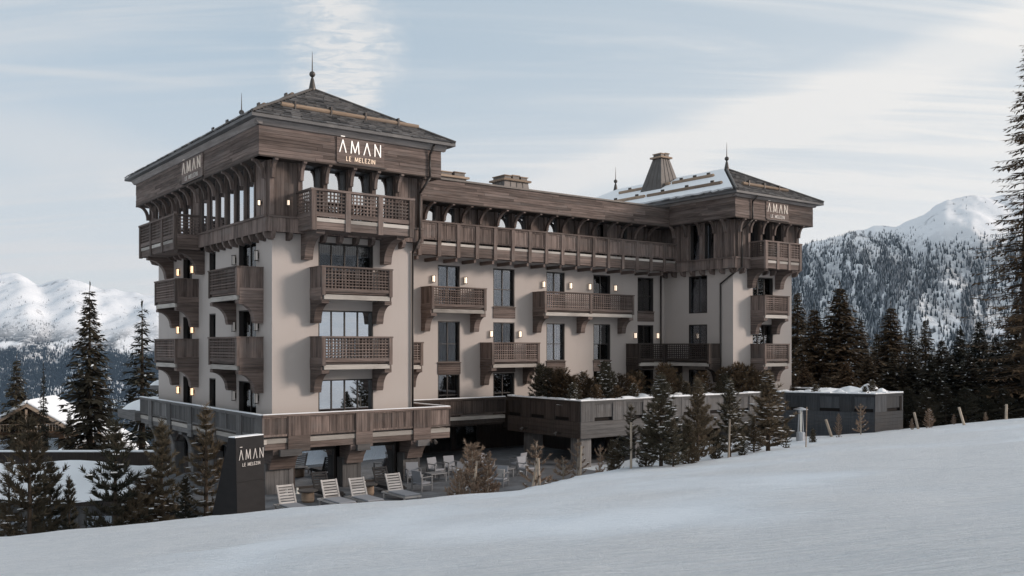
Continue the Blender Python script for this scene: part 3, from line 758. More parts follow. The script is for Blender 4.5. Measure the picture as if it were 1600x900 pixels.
# snow remnants on the near roof
def roof_snow(parent, o, S, U, poly, th, name='snow_patch'):
    o, S, U = Vector(o), Vector(S), Vector(U); N = S.cross(U).normalized(); N = -N if N.z < 0 else N
    k = len(poly); top = [tuple(o + S * s + U * t + N * (th + .06)) for s, t in poly]; bot = [tuple(o + S * s + U * t + N * .055) for s, t in poly]
    mb = MB(); mb.add(top + bot, [tuple(range(k)), tuple(range(2 * k - 1, k - 1, -1))] + [(i, k + i, k + (i + 1) % k, (i + 1) % k) for i in range(k)])
    return mb.build(name, 'snow', parent)
def ragged(s0, s1, t0, t1, amp, step=.35, hip0=0, hip1=0):
    lo = []; hi = []; x = s0
    while x < s1: lo.append((x, t0 + (random.random() - .5) * amp)); x += step
    lo.append((s1, t0)); x = s1 - hip1
    while x > s0 + hip0: hi.append((x, t1 + (random.random() - .5) * amp * .4)); x -= step
    return lo + hi + [(s0 + hip0, t1)]
USl = (hw1 / sl, 0, RISE1 / sl)
for a0, a1, b0, b1 in ((2.2, 3.6, .5, 1.1), (5.0, 7.6, .2, .8), (9.0, 12.5, .3, 1.0), (4.5, 7.5, 2.0, 2.7), (1.2, 2.2, .1, .4)):
    roof_snow(rf1, (-EO, -EO, EZ), (0, 1, 0), USl, ragged(a0, a1, b0, b1, .25), .05)

# ---- middle wing
c1, c2, c3, c4, c5 = (12.44, 13.96), (16.35, 17.96), (20.46, 21.96), (24.4, 25.9), (28.42, 29.94)
doorsW = []
for k, c in enumerate((c1, c2, c3, c4, c5)):
    if k in (0, 2, 3): doorsW += [(*c, F3 - .2, 11.12), (*c, 5.55, 7.9), (*c, 2.6, 4.86)]
    else: doorsW += [(*c, 8.83, 11.12), (*c, F2 - .2, 7.9), (*c, 2.6, 4.86)]
wall('wing_wall', WF, T1W, U2, 2.3, 12.2, doorsW, 'plaster')
rnd = random.Random(3)
for (a, c, t0, t1) in doorsW:
    tall = abs(t1 - t0 - 2.29) < .1
    cur = rnd.choice([[(.0, .3), (.7, 1.)], [(.55, 1.)], [(0, .25)], [(0, .95)]])
    window(WF, a, c, t0, t1, lights=2, gl=rnd.choice(['glass_plain', 'glass_plain', 'glass_low']), transom=(t0 + 1.05) if tall else None, curtain=cur)
    if tall:
        boards(MB(), WF, a - .02, c + .02, t0 - .70, t0 - .06, 0, .05, .13, vert=False).build('spandrel_panel', 'wood_h', hotel)
        MB().box(WF, a - .05, c + .05, t0 - .055, t0 - .004, -.02, .09).build('window_sill', 'wood_h', hotel)
balcony(WF, 7.4, 10.75, 1.15, 6.70, (7.6, 10.55), left=False)
balcony(WF, 11.31, 15.05, 1.13, 9.82, (11.5, 14.86))
balcony(WF, 15.39, 18.95, 1.2, 6.69, (15.58, 18.76))
balcony(WF, 19.35, 26.92, 1.18, 9.81, (19.54, 23.13, 26.73), panels=2)
# balcony in the inner corner, an L of two runs; darker wood paints in the far tower's shade
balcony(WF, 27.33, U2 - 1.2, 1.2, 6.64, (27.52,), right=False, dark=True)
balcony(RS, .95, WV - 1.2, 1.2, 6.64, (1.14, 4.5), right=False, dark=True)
# gallery
GP = 1.5; GR = 13.36
gal = MB().box(WF, T1W + .01, U2 - .1, 11.62, 12.05, .0, GP - .1).build('gallery', 'wood_h', hotel)
MB().box(WF, T1W + .01, U2 - .36, GR - .09, GR, GP - .16, GP + .06).build('rail', 'wood_h', gal)
gp = [T1W + .6 + 1.275 * i for i in range(19)]
gp = [x for x in gp if x < U2 - .4]
for x in gp: MB().box(WF, x - .11, x + .11, 11.42, GR - .092, GP - .08, GP + .05).build('post', 'wood_v', gal)
for x in gp: MB().box(WF, x - .07, x + .07, 11.22, 11.42, .05, GP - .2).build('joist', 'wood_h', gal)
for a, c in zip([T1W + .0] + gp, gp + [U2 - .36]):
    if c - a < .3: continue
    a, c = a + .112, c - .112
    mb = boards(MB(), WF, a + .1, c - .1, 12.42, GR - .2, GP - .06, GP - .02, .14)
    mb.box(WF, a, a + .098, 12.32, GR - .095, GP - .07, GP).box(WF, c - .098, c, 12.32, GR - .095, GP - .07, GP).box(WF, a + .1, c - .1, 12.32, 12.418, GP - .07, GP).box(WF, a + .1, c - .1, GR - .198, GR - .095, GP - .07, GP)
    mb.build('panel', 'wood_v', gal)
    MB().box(WF, a + .002, c - .002, 12.06, 12.2, GP - .14, GP - .02).build('floor_edge', 'pale_wood', gal)
    boards(MB(), WF, a + .002, c - .002, 11.5, 12.05, GP - .08, GP - .03, .137, vert=False).build('lower_boards', 'wood_h', gal)
GWz0, GWz1 = 12.05, 14.5
gw = [(11.3, 12.2), (12.6, 13.5), (16.5, 17.4), (17.85, 18.7), (20.4, 21.2), (24.6, 25.3), (26.6, 27.3)]
e = T1W + .01
WG = Fr((0, WV - .15), (1, 0), (0, -1))
for a, c in gw + [(U2, U2)]:
    if a - e > .05: boards(MB(), WG, e, a, GWz0, GWz1 + .1, -.06, 0, .2).build('boarding', 'wood_v', hotel, stuff=True)
    e = c
    if a < U2:
        mb = MB().box(WG, a, a + .06, 12.3, GWz1, -.3, -.005).box(WG, c - .06, c, 12.3, GWz1, -.3, -.005).box(WG, a + .06, c - .06, GWz1 - .1, GWz1, -.3, -.005).box(WG, a + .06, c - .06, 12.05, 12.4, -.3, -.005)
        w_ = mb.build('window', 'frame_dark', hotel)
        MB().box(WG, a + .06, c - .06, 12.4, GWz1 - .1, -.15, -.138).build('pane', 'glass_coated', w_)
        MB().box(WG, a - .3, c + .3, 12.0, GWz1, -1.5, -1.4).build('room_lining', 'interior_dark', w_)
for i, x in enumerate([10.1 + 1.26 * k for k in range(17)]):
    if x > U2 - .8: break
    po = MB().box(WG, x - .1, x + .1, 12.05, GWz1 + .02, 0, .14).build('post', 'wood_v', hotel)
    arc_strut(WG, x, .15, .14, 1.25, GWz1 - .01, GWz1 - .9, po)
wf0 = MB().box(WF, T1W + .02, U2 - .36, 14.52, 15.66, 1.22, 1.34).build('fascia', 'wood_h', hotel)
planks(WF, T1W + .02, U2 - .36, 14.5, 15.7, 1.34, 1.42, 8, 3.4, wf0)
MB().box(WF, T1W + .02, U2 - .36, 14.44, 14.497, -.2, 1.44).build('soffit', 'wood_dark', hotel)
MB().box(WF, T1W + .02, U2 - .36, 15.703, 15.8, 1.2, 1.5).build('coping', 'zinc', hotel)
MB().box(WF, T1W + .02, U2 - .36, 15.3, 15.62, -8, 1.2).build('flat_roof', 'snow', hotel)
pipe([(U2 - .45, WV - .12, 11.3), (U2 - .45, WV - .12, 2.6)])
# chimneys on the wing
def chimney(u, v, w, d, z0, z1, pots, tw=.75):
    b0 = [(u - w / 2, v - d / 2, z0), (u + w / 2, v - d / 2, z0), (u + w / 2, v + d / 2, z0), (u - w / 2, v + d / 2, z0)]
    q = tw / 2
    b1 = [(u - w * q, v - d * q, z1), (u + w * q, v - d * q, z1), (u + w * q, v + d * q, z1), (u - w * q, v + d * q, z1)]
    mb = MB(); mb.add(b0 + b1, [(0, 1, 5, 4), (1, 2, 6, 5), (2, 3, 7, 6), (3, 0, 4, 7), (4, 5, 6, 7)])
    ch = mb.build('chimney', 'zinc', hotel)
    for k in range(1, 4):                       # standing seams
        for (i, j) in ((0, 1), (3, 0)):
            f = k / 4; A_ = Vector(b0[i]).lerp(Vector(b0[j]), f); B_ = Vector(b1[i]).lerp(Vector(b1[j]), f)
            MB().tube(A_, B_, .03, .03, 5).build('seam', 'zinc', ch)
    fr = Fr((u, v), (1, 0), (0, -1))
    cw, cd = w * q + .16, d * q + .16
    MB().box(fr, -cw, cw, z1 + .002, z1 + .12, -cd, cd).build('cap', 'log', ch)
    for i in range(pots):
        x = (-.5 + (i + .5) / pots) * 2 * (cw - .12)
        hw_ = (cw - .12) / pots * .78
        MB().box(fr, x - hw_, x + hw_, z1 + .122, z1 + .30 + .05 * (i % 2), -cd + .2, cd - .2).build('flue', 'zinc', ch)
        MB().box(fr, x - hw_ - .05, x + hw_ + .05, z1 + .302 + .05 * (i % 2), z1 + .36 + .05 * (i % 2), -cd + .15, cd - .15).build('flue_cap', 'log', ch)
    return ch
chimney(19.9, 9.0, 2.3, 1.6, 15.6, 17.0, 3, .82)
chimney(15.2, 9.2, 2.2, 1.6, 15.4, 16.75, 2, .84)

# ---- far tower
wr = [(32.95, 35.08, F3 - .2, 11.0), (32.95, 35.08, F2 - .2, 7.9), (32.95, 35.08, 2.6, 4.9)]
wall('front_wall', RF, U2, U2 + T2W, 2.3, PZ, wr, 'plaster')
ws = [(2.15, 3.76, 8.65, 11.15), (2.15, 3.76, F2 - .2, 7.9), (2.15, 3.76, 2.6, 4.9)]
wall('side_wall', RS, 0, WV, 2.3, 12.2, ws, 'plaster')
wall('side_wall', Fr((U2 + T2W, 0), (0, 1), (1, 0)), 0, 17, 0, 15, [], 'plaster')
for i, h in enumerate(wr): window(RF, *h, lights=3, gl='glass_mid' if i else 'glass_plain', curtain=[(.0, .2)])
for i, h in enumerate(ws): window(RS, *h, lights=2, gl='glass_plain', curtain=[(.5, 1.0)] if i == 0 else None)
for rl in (9.76, 6.63): balcony(RF, 32.73, 35.3, 1.13, rl, (32.92, 35.11))
p2 = [U2 + .0, 32.02, 33.24, 34.46, 35.68, 37.1]
timber_storey(RF, U2 - .35, U2 + T2W + .35, p2, [(32.12, 33.14), (33.34, 34.36), (34.56, 35.58)], skip=((31.9, 32.8), (35.2, 36.1)), gl='glass_mid')
timber_storey(RS, -.349, WV - .0, [.2, 1.1, 2.3, 3.5, 4.6], [(1.2, 2.1), (2.45, 3.35)], gl='glass_plain')
top_balcony(RF, 32.15, 35.95, 1.62, .35, 13.2, (32.6, 35.5))
for fr, s0, s1, full in ((RF, U2 - FN, U2 + T2W + FN, 1), (RS, -FN + .03, WV - 1.4, 1)):
    fb = MB().box(fr, s0 + .05, s1 - .05, FZ0, FZ1, FN - .16, FN - .06).build('fascia', 'wood_h', hotel)
    planks(fr, s0, s1, FZ0, FZ1, FN - .06, FN, 8, 3.4, fb)
    MB().box(fr, s0 + .02, s1 - .02, FZ0 - .06, FZ0 - .003, .25, FN + .015).build('soffit', 'wood_dark', hotel)
for fr, s0, s1 in ((RF, U2 - FN, U2 + T2W + FN), (RS, -FN + .03, 18)):
    MB().prism_nt(fr, [(FN - .1, FZ1 + .003), (FN + .06, FZ1 + .003), (FN + .22, FZ1 + .18), (FN + .26, FZ1 + .25), (FN - .1, FZ1 + .25)], s0 - .2, s1 + .2).build('cornice', 'cornice_wood', hotel)
MB().box(Fr((U2 + T2W, 0), (0, 1), (1, 0)), -FN + .03, 18, FZ0 - .05, FZ1 + .25, .2, FN).build('fascia', 'wood_h', hotel)
MB().box(RS, WV - 1.38, 17.5, FZ0, FZ1, .2, FN - .02).build('fascia', 'wood_h', hotel)
EZ2 = FZ1 + .28; RISE2 = 2.42
rf2, ap2, bp2, hw2 = hip_roof(U2 - EO, U2 + T2W + EO, -EO, 18.6, EZ2, RISE2, 'roof')
sl2 = math.hypot(hw2, RISE2); Lr2 = 20.1
slates(rf2, (U2 - EO, -EO, EZ2), (1, 0, 0), (0, hw2 / sl2, RISE2 / sl2), 2 * hw2, sl2, lambda t: (t / sl2 * hw2, 2 * hw2 - t / sl2 * hw2))
slates(rf2, (U2 - EO, -EO, EZ2), (0, 1, 0), (hw2 / sl2, 0, RISE2 / sl2), Lr2, sl2, lambda t: (t / sl2 * hw2, Lr2 - t / sl2 * hw2))
US2 = (hw2 / sl2, 0, RISE2 / sl2)
roof_snow(rf2, (U2 - EO, -EO, EZ2), (0, 1, 0), US2, ragged(.45, Lr2 - .4, .22, sl2 - .1, .22, .3, hw2 - .3, hw2), .11, 'snow_cover')
for f, a, c in ((.24, .6, 7.2), (.24, 7.5, 14), (.66, 2.9, 6.6), (.66, 6.9, 12)):
    uu = U2 - EO + hw2 * f; z_ = EZ2 + RISE2 * f + .27
    guard_log(rf2, (uu, a, z_), (uu, c, z_), .12); log_hooks(rf2, (uu, a, z_), (uu, c, z_), 3, .12)
vv, zl = on_slope_front(0, .27, -EO, EZ2, hw2, RISE2)
guard_log(rf2, (31.6, vv, zl), (36.3, vv, zl)); log_hooks(rf2, (31.6, vv, zl), (36.3, vv, zl), 3)
for (q0, q1) in (((U2 - EO, -EO, EZ2), ap2), ((U2 + T2W + EO, -EO, EZ2), ap2)):
    MB().tube(Vector(q0) + Vector((0, 0, .08)), Vector(q1) + Vector((0, 0, .08)), .08, .08, 6).build('hip_cap', 'zinc', rf2)
finial(rf2, ap2); finial(rf2, bp2)
chimney(33.0, 8.2, 2.5, 2.4, 17.0, 20.0, 2, .34)
pipe([(U2 + .75, -FN - .4, EZ2 - .1), (U2 + .55, -FN - .1, FZ1 - .2), (U2 + .55, -FN - .1, FZ0 - .1), (U2 + .2, -.55, FZ0 - .7), (U2 + .2, -.55, 11.5), (U2 - .1, .3, 10.9), (U2 - .1, .95, 10.5), (U2 - .1, .95, 2.7)])

# ---- podium, terraces and ground floor
def parapet(fr, s0, s1, zt, p, blocks=(), zb=2.0, W_='wood_v', WH_='wood_h', panel=1.25, edge=True, name='terrace_parapet'):
    """boarded parapet with pale floor edge; blocks = wide boarded piers that run lower"""
    pr_ = MB().box(fr, s0, s1, zt - .09, zt, p - .16, p + .06).build(name, WH_, hotel)
    MB().box(fr, s0 + .02, s1 - .02, zt + .002, zt + .035 + random.random() * .01, p - .14, p + .03).build('snow_cap', 'snow', pr_)
    bl = [(max(s0, a), min(s1, b_)) for a, b_ in blocks]
    free = []; e = s0
    for a, b_ in bl:
        if a - e > .1: free.append((e, a))
        e = b_
        boards(MB(), fr, a, b_, zt - .95, zt - .092, p - .06, p + .05, .15).build('pier_boarding', W_, pr_)
        boards(MB(), fr, a, b_, zb - .12, zt - .953, p - .06, p + .045, .19, vert=False).build('pier_boarding', WH_, pr_)
    if s1 - e > .1: free.append((e, s1))
    for a, b_ in free:
        k = max(1, round((b_ - a) / panel)); w = (b_ - a) / k
        for i in range(k):
            x0, x1 = a + i * w, a + (i + 1) * w
            boards(MB(), fr, x0 + .05, x1 - .05, zt - .86, zt - .15, p - .07, p - .02, .13).build('panel', W_, pr_)
            MB().box(fr, x0 + .003, x0 + .05, zt - .95, zt - .092, p - .08, p).box(fr, x1 - .05, x1 - .003, zt - .95, zt - .092, p - .08, p).box(fr, x0 + .05, x1 - .05, zt - .95, zt - .862, p - .08, p).box(fr, x0 + .05, x1 - .05, zt - .148, zt - .092, p - .08, p).build('panel_frame', W_, pr_)
        if edge: MB().box(fr, a + .01, b_ - .01, zt - 1.24, zt - 1.04, p - .2, p - .03).build('floor_edge', 'pale_wood', pr_)
        boards(MB(), fr, a + .003, b_ - .003, zb, zt - 1.25, p - .12, p - .05, .15, vert=False).build('lower_boards', WH_, pr_)
    return pr_
PT = 3.52; PP = .74
parapet(TF, -PP, 8.85, PT, PP, [(.42, 1.45), (3.7, 4.55), (6.75, 7.7)])
parapet(TL, -PP + .005, 17.6, PT - .02, PP, [(1.6, 2.2), (5.0, 5.6), (8.4, 9.0), (11.8, 12.4), (15.2, 15.8)], W_='grey_wood_v', WH_='grey_wood_h', panel=1.4)
parapet(Fr((8.85, 0), (0, 1), (1, 0)), -PP + .08, 4.8, PT, -.06, [])
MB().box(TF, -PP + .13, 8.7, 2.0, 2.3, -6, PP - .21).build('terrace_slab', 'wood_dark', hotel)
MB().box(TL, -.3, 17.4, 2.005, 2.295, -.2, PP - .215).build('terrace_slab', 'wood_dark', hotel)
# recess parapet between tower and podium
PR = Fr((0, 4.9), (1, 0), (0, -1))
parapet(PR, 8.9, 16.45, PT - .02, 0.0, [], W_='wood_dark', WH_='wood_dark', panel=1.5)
MB().box(PR, T1W, 16.4, 1.9, 2.3, -4.1, -.22).build('terrace_slab', 'wood_dark', hotel)  # carried back as an added ceiling to keep the recess dark
# podium
def podium_run(fr, s0, s1, W_, WH_, zt=PT, zb=1.5, slots=True):
    pr_ = MB().box(fr, s0, s1, zt - .08, zt, -.35, .06).build('podium_parapet', WH_, hotel)
    x = s0; k = max(1, round((s1 - s0) / 2.2)); w = (s1 - s0) / k
    for i in range(k):
        a, b_ = s0 + i * w, s0 + (i + 1) * w; m_ = a + w * .42
        boards(MB(), fr, a + .004, m_ - .004, zt - 1.12, zt - .082, -.1, .04, .17).build('pier_boarding', W_, pr_)
        boards(MB(), fr, m_, b_ - .004, zt - .92, zt - .2, -.1, -.02, .17).build('panel', W_, pr_)
        MB().box(fr, m_, b_ - .004, zt - .2, zt - .082, -.1, .012).build('panel_rail', WH_, pr_)
    boards(MB(), fr, s0, s1, zb, zt - 1.125, -.2, .02, .22, vert=False).build('lower_boards', WH_, pr_)
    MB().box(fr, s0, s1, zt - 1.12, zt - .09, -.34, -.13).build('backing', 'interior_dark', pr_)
    n_ = 26; mb = MB()
    for i in range(n_):
        a, b_ = s0 + (s1 - s0) * i / n_, s0 + (s1 - s0) * (i + 1) / n_
        mb.box(fr, a, b_, zt + .002, zt + .03 + .07 * random.random(), -.33, .02 + .03 * random.random())
    mb.build('snow_cap', 'snow', pr_)
    return pr_
PU, PV = 16.7, -1.46
PL = Fr((PU, 0), (0, 1), (-1, 0)); PF = Fr((0, PV), (1, 0), (0, -1))
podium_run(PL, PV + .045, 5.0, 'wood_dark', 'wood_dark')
podium_run(PF, PU, 33.1, 'grey_wood_v', 'grey_wood_h')
d1 = Vector((35.9 - 33.1, -6.9 + 1.46)); ln = d1.length; d1 = d1 / ln
podium_run(Fr((33.1, -1.46), (d1.x, d1.y), (d1.y, -d1.x)) if False else Fr((33.1, -1.46), (d1.x, d1.y), (-abs(d1.y), -abs(d1.x))), 0, ln, 'block_wood', 'block_wood', zb=-.6)
podium_run(Fr((35.9, -6.9), (1, 0), (0, -1)), 0, 3.2, 'block_wood', 'block_wood', zb=-.6)
podium_run(Fr((39.1, -6.9), (0, 1), (1, 0)), 0, 9, 'block_wood', 'block_wood', zb=-.6)
# planter bed (soil and snow) on the podium
def flat_poly(name, pts, z0, z1, material, parent=hotel):
    k = len(pts); mb = MB(); mb.add([(a, b_, z1) for a, b_ in pts] + [(a, b_, z0) for a, b_ in pts], [tuple(range(k)), tuple(range(2 * k - 1, k - 1, -1))] + [(i, k + i, k + (i + 1) % k, (i + 1) % k) for i in range(k)])
    return mb.build(name, material, parent)
flat_poly('planter_bed', [(PU + .36, PV + .36), (33.2, PV + .36), (36.1, -6.5), (38.7, -6.5), (38.7, WV - .02), (PU + .36, WV - .02)], 1.6, 3.25, 'soil')
def snow_heap(name, u, v, ru, rv, h, z, parent=hotel, seed=0):
    rg = random.Random(seed); mb = MB(); k, r_ = 18, 6; vs = []
    for j in range(r_ + 1):
        f = j / r_
        for i in range(k):
            a = 2 * math.pi * i / k; w = 1 + .22 * math.sin(2 * a + seed) + .12 * math.sin(5 * a + seed * 2)
            vs.append((u + ru * w * f * math.cos(a), v + rv * w * f * math.sin(a), z + h * (1 - f * f) ** .8 * (1 + (.12 * (rg.random() - .5) if j else 0))))
    fs = [(j * k + i, j * k + (i + 1) % k, (j + 1) * k + (i + 1) % k, (j + 1) * k + i) for j in range(r_) for i in range(k)]
    mb.add(vs, fs); return mb.build(name, 'snow', parent, smooth=True)
rg = random.Random(12)
for i in range(16):
    snow_heap('snow_heap', 17.6 + i * .98 + rg.random() * .5, -.55 + rg.random() * 1.6, .7 + rg.random() * .7, .5 + rg.random() * .4, .18 + rg.random() * .28, 3.24, seed=i)
for (u_, v_, a, c, h_) in ((35.5, -3.6, .9, .8, .40), (36.7, -5.5, .8, .7, .45), (37.5, -5.7, .8, .6, .4), (37.9, -5.3, .7, .8, .8), (35.4, -2.0, 1.3, 1.0, .35), (36.8, -3.0, 1.6, 1.2, .5), (34.9, -2.9, .55, .5, .45), (35.7, -4.6, .6, .5, .5), (36.9, -4.6, 1.2, 1.0, .65), (34.2, -1.6, .7, .5, .4), (38.0, -6.1, .5, .35, .55)):
    snow_heap('snow_heap', u_, v_, a, c, h_, 3.24, seed=int(u_ * 10))
# under the podium: columns, back walls set deep, their dark wood painting in the shade
for u_, v_ in ((17.35, -.75), (21.5, -.75), (25.6, -.75), (29.6, -.75), (17.35, 3.4)):
    boards(MB(), Fr((u_, v_), (1, 0), (0, -1)), -.4, .4, -.3, 1.5, -.4, .4, .2).build('column', 'grey_wood_v', hotel)
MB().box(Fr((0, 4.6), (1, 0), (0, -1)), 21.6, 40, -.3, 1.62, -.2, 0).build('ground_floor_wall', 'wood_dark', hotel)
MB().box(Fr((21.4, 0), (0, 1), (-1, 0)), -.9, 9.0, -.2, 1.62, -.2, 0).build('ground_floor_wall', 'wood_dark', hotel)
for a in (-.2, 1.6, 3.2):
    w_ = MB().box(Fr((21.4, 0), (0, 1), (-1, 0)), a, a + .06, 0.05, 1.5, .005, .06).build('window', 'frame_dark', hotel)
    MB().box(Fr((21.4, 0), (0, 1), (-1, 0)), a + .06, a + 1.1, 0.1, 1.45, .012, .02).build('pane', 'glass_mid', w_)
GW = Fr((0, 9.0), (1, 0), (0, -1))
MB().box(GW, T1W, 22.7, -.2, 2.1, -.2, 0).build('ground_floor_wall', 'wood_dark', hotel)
for a in (8.0, 9.9, 11.8, 13.7, 15.6):
    w_ = MB().box(GW, a, a + .07, .05, 1.9, .005, .07).box(GW, a + 1.6, a + 1.67, .05, 1.9, .005, .07).box(GW, a + .07, a + 1.6, 1.85, 1.9, .005, .07).build('window', 'frame_dark', hotel)
    MB().box(GW, a + .07, a + 1.6, .1, 1.85, .012, .02).build('pane', 'glass_plain', w_)
# near tower ground floor: boarded piers, big brackets and glazing
GF = TF
pier_u = [(-.35, .95), (3.35, 4.3), (6.55, 7.5)]
for i, (a, b_) in enumerate(pier_u):
    boards(MB(), GF, a, b_, -.2, 1.35, -.45, .12, .21).build('pier', 'grey_wood_v', hotel)
    br_ = MB().prism_nt(GF, [(-.4, 1.985), (.72, 1.985), (.72, 1.78), (.6, 1.62), (.42, 1.38), (.3, 1.1), (-.4, 1.1)], a + .1, b_ - .02).build('bracket', 'wood_h', hotel)
    MB().box(GF, a + .35, b_ + .05, 1.72, 1.995, .722, .92).build('corbel_block', 'grey_wood_h', hotel)
for a, b_ in ((.95, 3.35), (4.3, 6.55)):
    w_ = MB().box(GF, a, a + .1, -.1, 1.9, -.75, -.55).box(GF, b_ - .1, b_, -.1, 1.9, -.75, -.55).box(GF, a + .1, b_ - .1, 1.7, 1.9, -.75, -.55).box(GF, a + .1, b_ - .1, -.1, .12, -.75, -.55).build('window', 'frame_dark', hotel)
    MB().box(GF, a + .1, b_ - .1, .12, 1.7, -.66, -.645).build('pane', 'glass_coated', w_)
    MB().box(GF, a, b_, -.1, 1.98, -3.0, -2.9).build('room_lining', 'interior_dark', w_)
MB().box(RT, .0, 9.0, -.1, 1.99, -.3, 0.02).build('ground_floor_wall', 'wood_dark', hotel)
for i in range(6):
    v_ = 1.0 + 3.05 * i
    boards(MB(), TL, v_, v_ + .75, -2.2, 1.2, -.4, .1, .2).build('pier', 'grey_wood_v', hotel)
    pts = curve_bracket(.66, .12, 1.99, .75, .14)
    MB().prism_nt(TL, pts, v_ + .12, v_ + .62).build('bracket', 'grey_wood_h', hotel)
    if i < 5:
        # arched timber between the piers
        k = 8; arc = [(v_ + .75 + (2.3) * (j / k), 1.25 + .6 * math.sin(math.pi * j / k)) for j in range(k + 1)]
        MB().prism_st(TL, arc + [(v_ + 3.05, 1.985), (v_ + .75, 1.985)], -.1, .05).build('arch', 'wood_dark', hotel)
MB().box(TL, .3, 16.4, -2.2, 2.0, -1.2, -1.0).build('ground_floor_wall', 'wood_dark', hotel)
for i in range(5):
    v_ = 1.85 + 3.05 * i
    w_ = MB().box(TL, v_, v_ + 2.1, .1, .2, -.995, -.93).box(TL, v_, v_ + .08, .2, 1.8, -.995, -.93).build('window', 'frame_dark', hotel)
    MB().box(TL, v_ + .08, v_ + 2.1, .2, 1.8, -.995, -.98).build('pane', 'glass_mid', w_)
# snow-topped entrance canopy behind the near tower
MB().box(TL, 17.7, 21.5, 2.1, 2.6, -3, 1.0).build('canopy', 'grey_wood_h', hotel)
snow_heap('snow_cover', .9, 19.6, 1.9, 1.7, .75, 2.62, seed=4)
MB().box(TL, 16.6, 18.6, 3.9, 4.15, -2.0, -.1).build('canopy', 'grey_wood_h', hotel)
snow_heap('snow_cover', 1.1, 17.6, 1.0, .9, .45, 4.16, seed=9)

# ------------------------------------------------------------------ lettering
GLY = {'A': (.80, [[(0, 0), (.40, 1)], [(.40, 1), (.80, 0)]]), 'M': (1.0, [[(0, 0), (.1, 1)], [(.1, 1), (.5, .08)], [(.5, .08), (.9, 1)], [(.9, 1), (1.0, 0)]]),
       'N': (.72, [[(0, 0), (0, 1)], [(0, 1), (.72, 0)], [(.72, 0), (.72, 1)]]), 'L': (.5, [[(0, 1), (0, 0)], [(0, 0), (.5, 0)]]),
       'E': (.5, [[(0, 0), (0, 1)], [(0, 1), (.5, 1)], [(0, .52), (.42, .52)], [(0, 0), (.5, 0)]]), 'Z': (.6, [[(0, 1), (.6, 1)], [(.6, 1), (0, 0)], [(0, 0), (.6, 0)]]),
       'I': (.08, [[(.04, 0), (.04, 1)]])}
def letters(text, w, h, th, gap, dep, parent, fr, s0, t0, n, material, macron=False, fit=None):
    tot = sum((.45 if ch == ' ' else GLY[ch][0]) for ch in text) + gap * (len(text) - 1)
    x = s0; kx = w / tot
    for i, ch in enumerate(text):
        if ch == ' ': x += (.45 + gap) * kx; continue
        gw_, st = GLY[ch]; mb = MB()
        st = list(st)
        if macron and i == 0: st = st + [[(.18, 1.30), (.62, 1.30)]]
        for (a, b_) in st:
            p, q = Vector((x + a[0] * kx, t0 + a[1] * h)), Vector((x + b_[0] * kx, t0 + b_[1] * h))
            d = (q - p).normalized(); o_ = Vector((-d.y, d.x)) * th / 2; e_ = d * th * .3
            pts = [p - e_ + o_, p - e_ - o_, q + e_ - o_, q + e_ + o_]
            if fr.flip: pass
            mb.prism_st(fr, [tuple(k) for k in reversed(pts)], n, n + dep + random.random() * .002)
        mb.build('letter', material, parent); x += (gw_ + gap) * kx
def hotel_sign(fr, s0, s1, label, mirror=False, lm='letter_light', lm2='letter_sub'):
    e = empty('hotel_sign', W(0, 0, 0), ROT)
    F = fr
    if mirror:                                 # reads from far end to near end
        F = Fr(fr.p(s0 + s1, 0, 0)[:2], tuple(-q for q in fr.S), fr.N)
    w = s1 - s0; z0 = FZ0 + .10; z1 = FZ1 - .04
    MB().box(F, s0, s1, z0, z1, FN + .004, FN + .05).build('sign_board', 'wood_h', e)
    letters('AMAN', w * .86, .55, .034, .62, .04, e, F, s0 + w * .05, z0 + .46, FN + .052, lm, True)
    letters('LE MELEZIN', w * .60, .19, .022, .42, .03, e, F, s0 + w * .19, z0 + .10, FN + .052, lm2)
    MB().box(F, s0 + .05, s1 + .1, z0 - .05, z0 - .015, FN + .02, FN + .10).build('light_rail', 'pipe_metal', e)
    return tag(e, label, 'sign', 'illuminated hotel signs on the roof fascias')
hotel_sign(TF, 2.6, 5.0, 'wooden fascia sign reading AMAN above the four gallery windows of the near tower')
hotel_sign(TL, 5.9, 9.0, 'wooden fascia sign reading AMAN on the shaded long side of the near tower', True, 'letter_dim', 'letter_metal')
hotel_sign(RF, 33.0, 35.35, 'wooden fascia sign reading AMAN on the far tower with the snowy roof', lm='letter_dim', lm2='letter_metal')

# totem
tx = Vector(((390 - 800) / 1445 * 34.2, 34.2)); tg = gz(tx.x, tx.y) - .35
tot = empty('sign_totem', (tx.x, tx.y, tg), R(58.8))
tag(tot, 'dark metal wedge shaped totem sign reading AMAN standing beside the snowy pines', 'sign')
TT = Fr((0, 0), (1, 0), (0, -1)); hT = 3.14 - tg
def tot_sheet(name, hw0, hw1, n0, n1, z0, z1, lean0, lean1, material):
    mb = MB(); P = [(-hw0, -(n0)), (hw0, -(n0))]
    vs = [(-hw0, -n1 - lean0, z0), (hw0, -n1 - lean0, z0), (hw0, -n0 , z0), (-hw0, -n0, z0), (-hw1, -n1 - lean1, z1), (hw1, -n1 - lean1, z1), (hw1, -n0 + lean1 * 0, z1), (-hw1, -n0, z1)]
    mb.add(vs, [(3, 2, 1, 0), (4, 5, 6, 7), (0, 1, 5, 4), (1, 2, 6, 5), (2, 3, 7, 6), (3, 0, 4, 7)]); return mb.build(name, material, tot, bevel=.012)
hw = .69
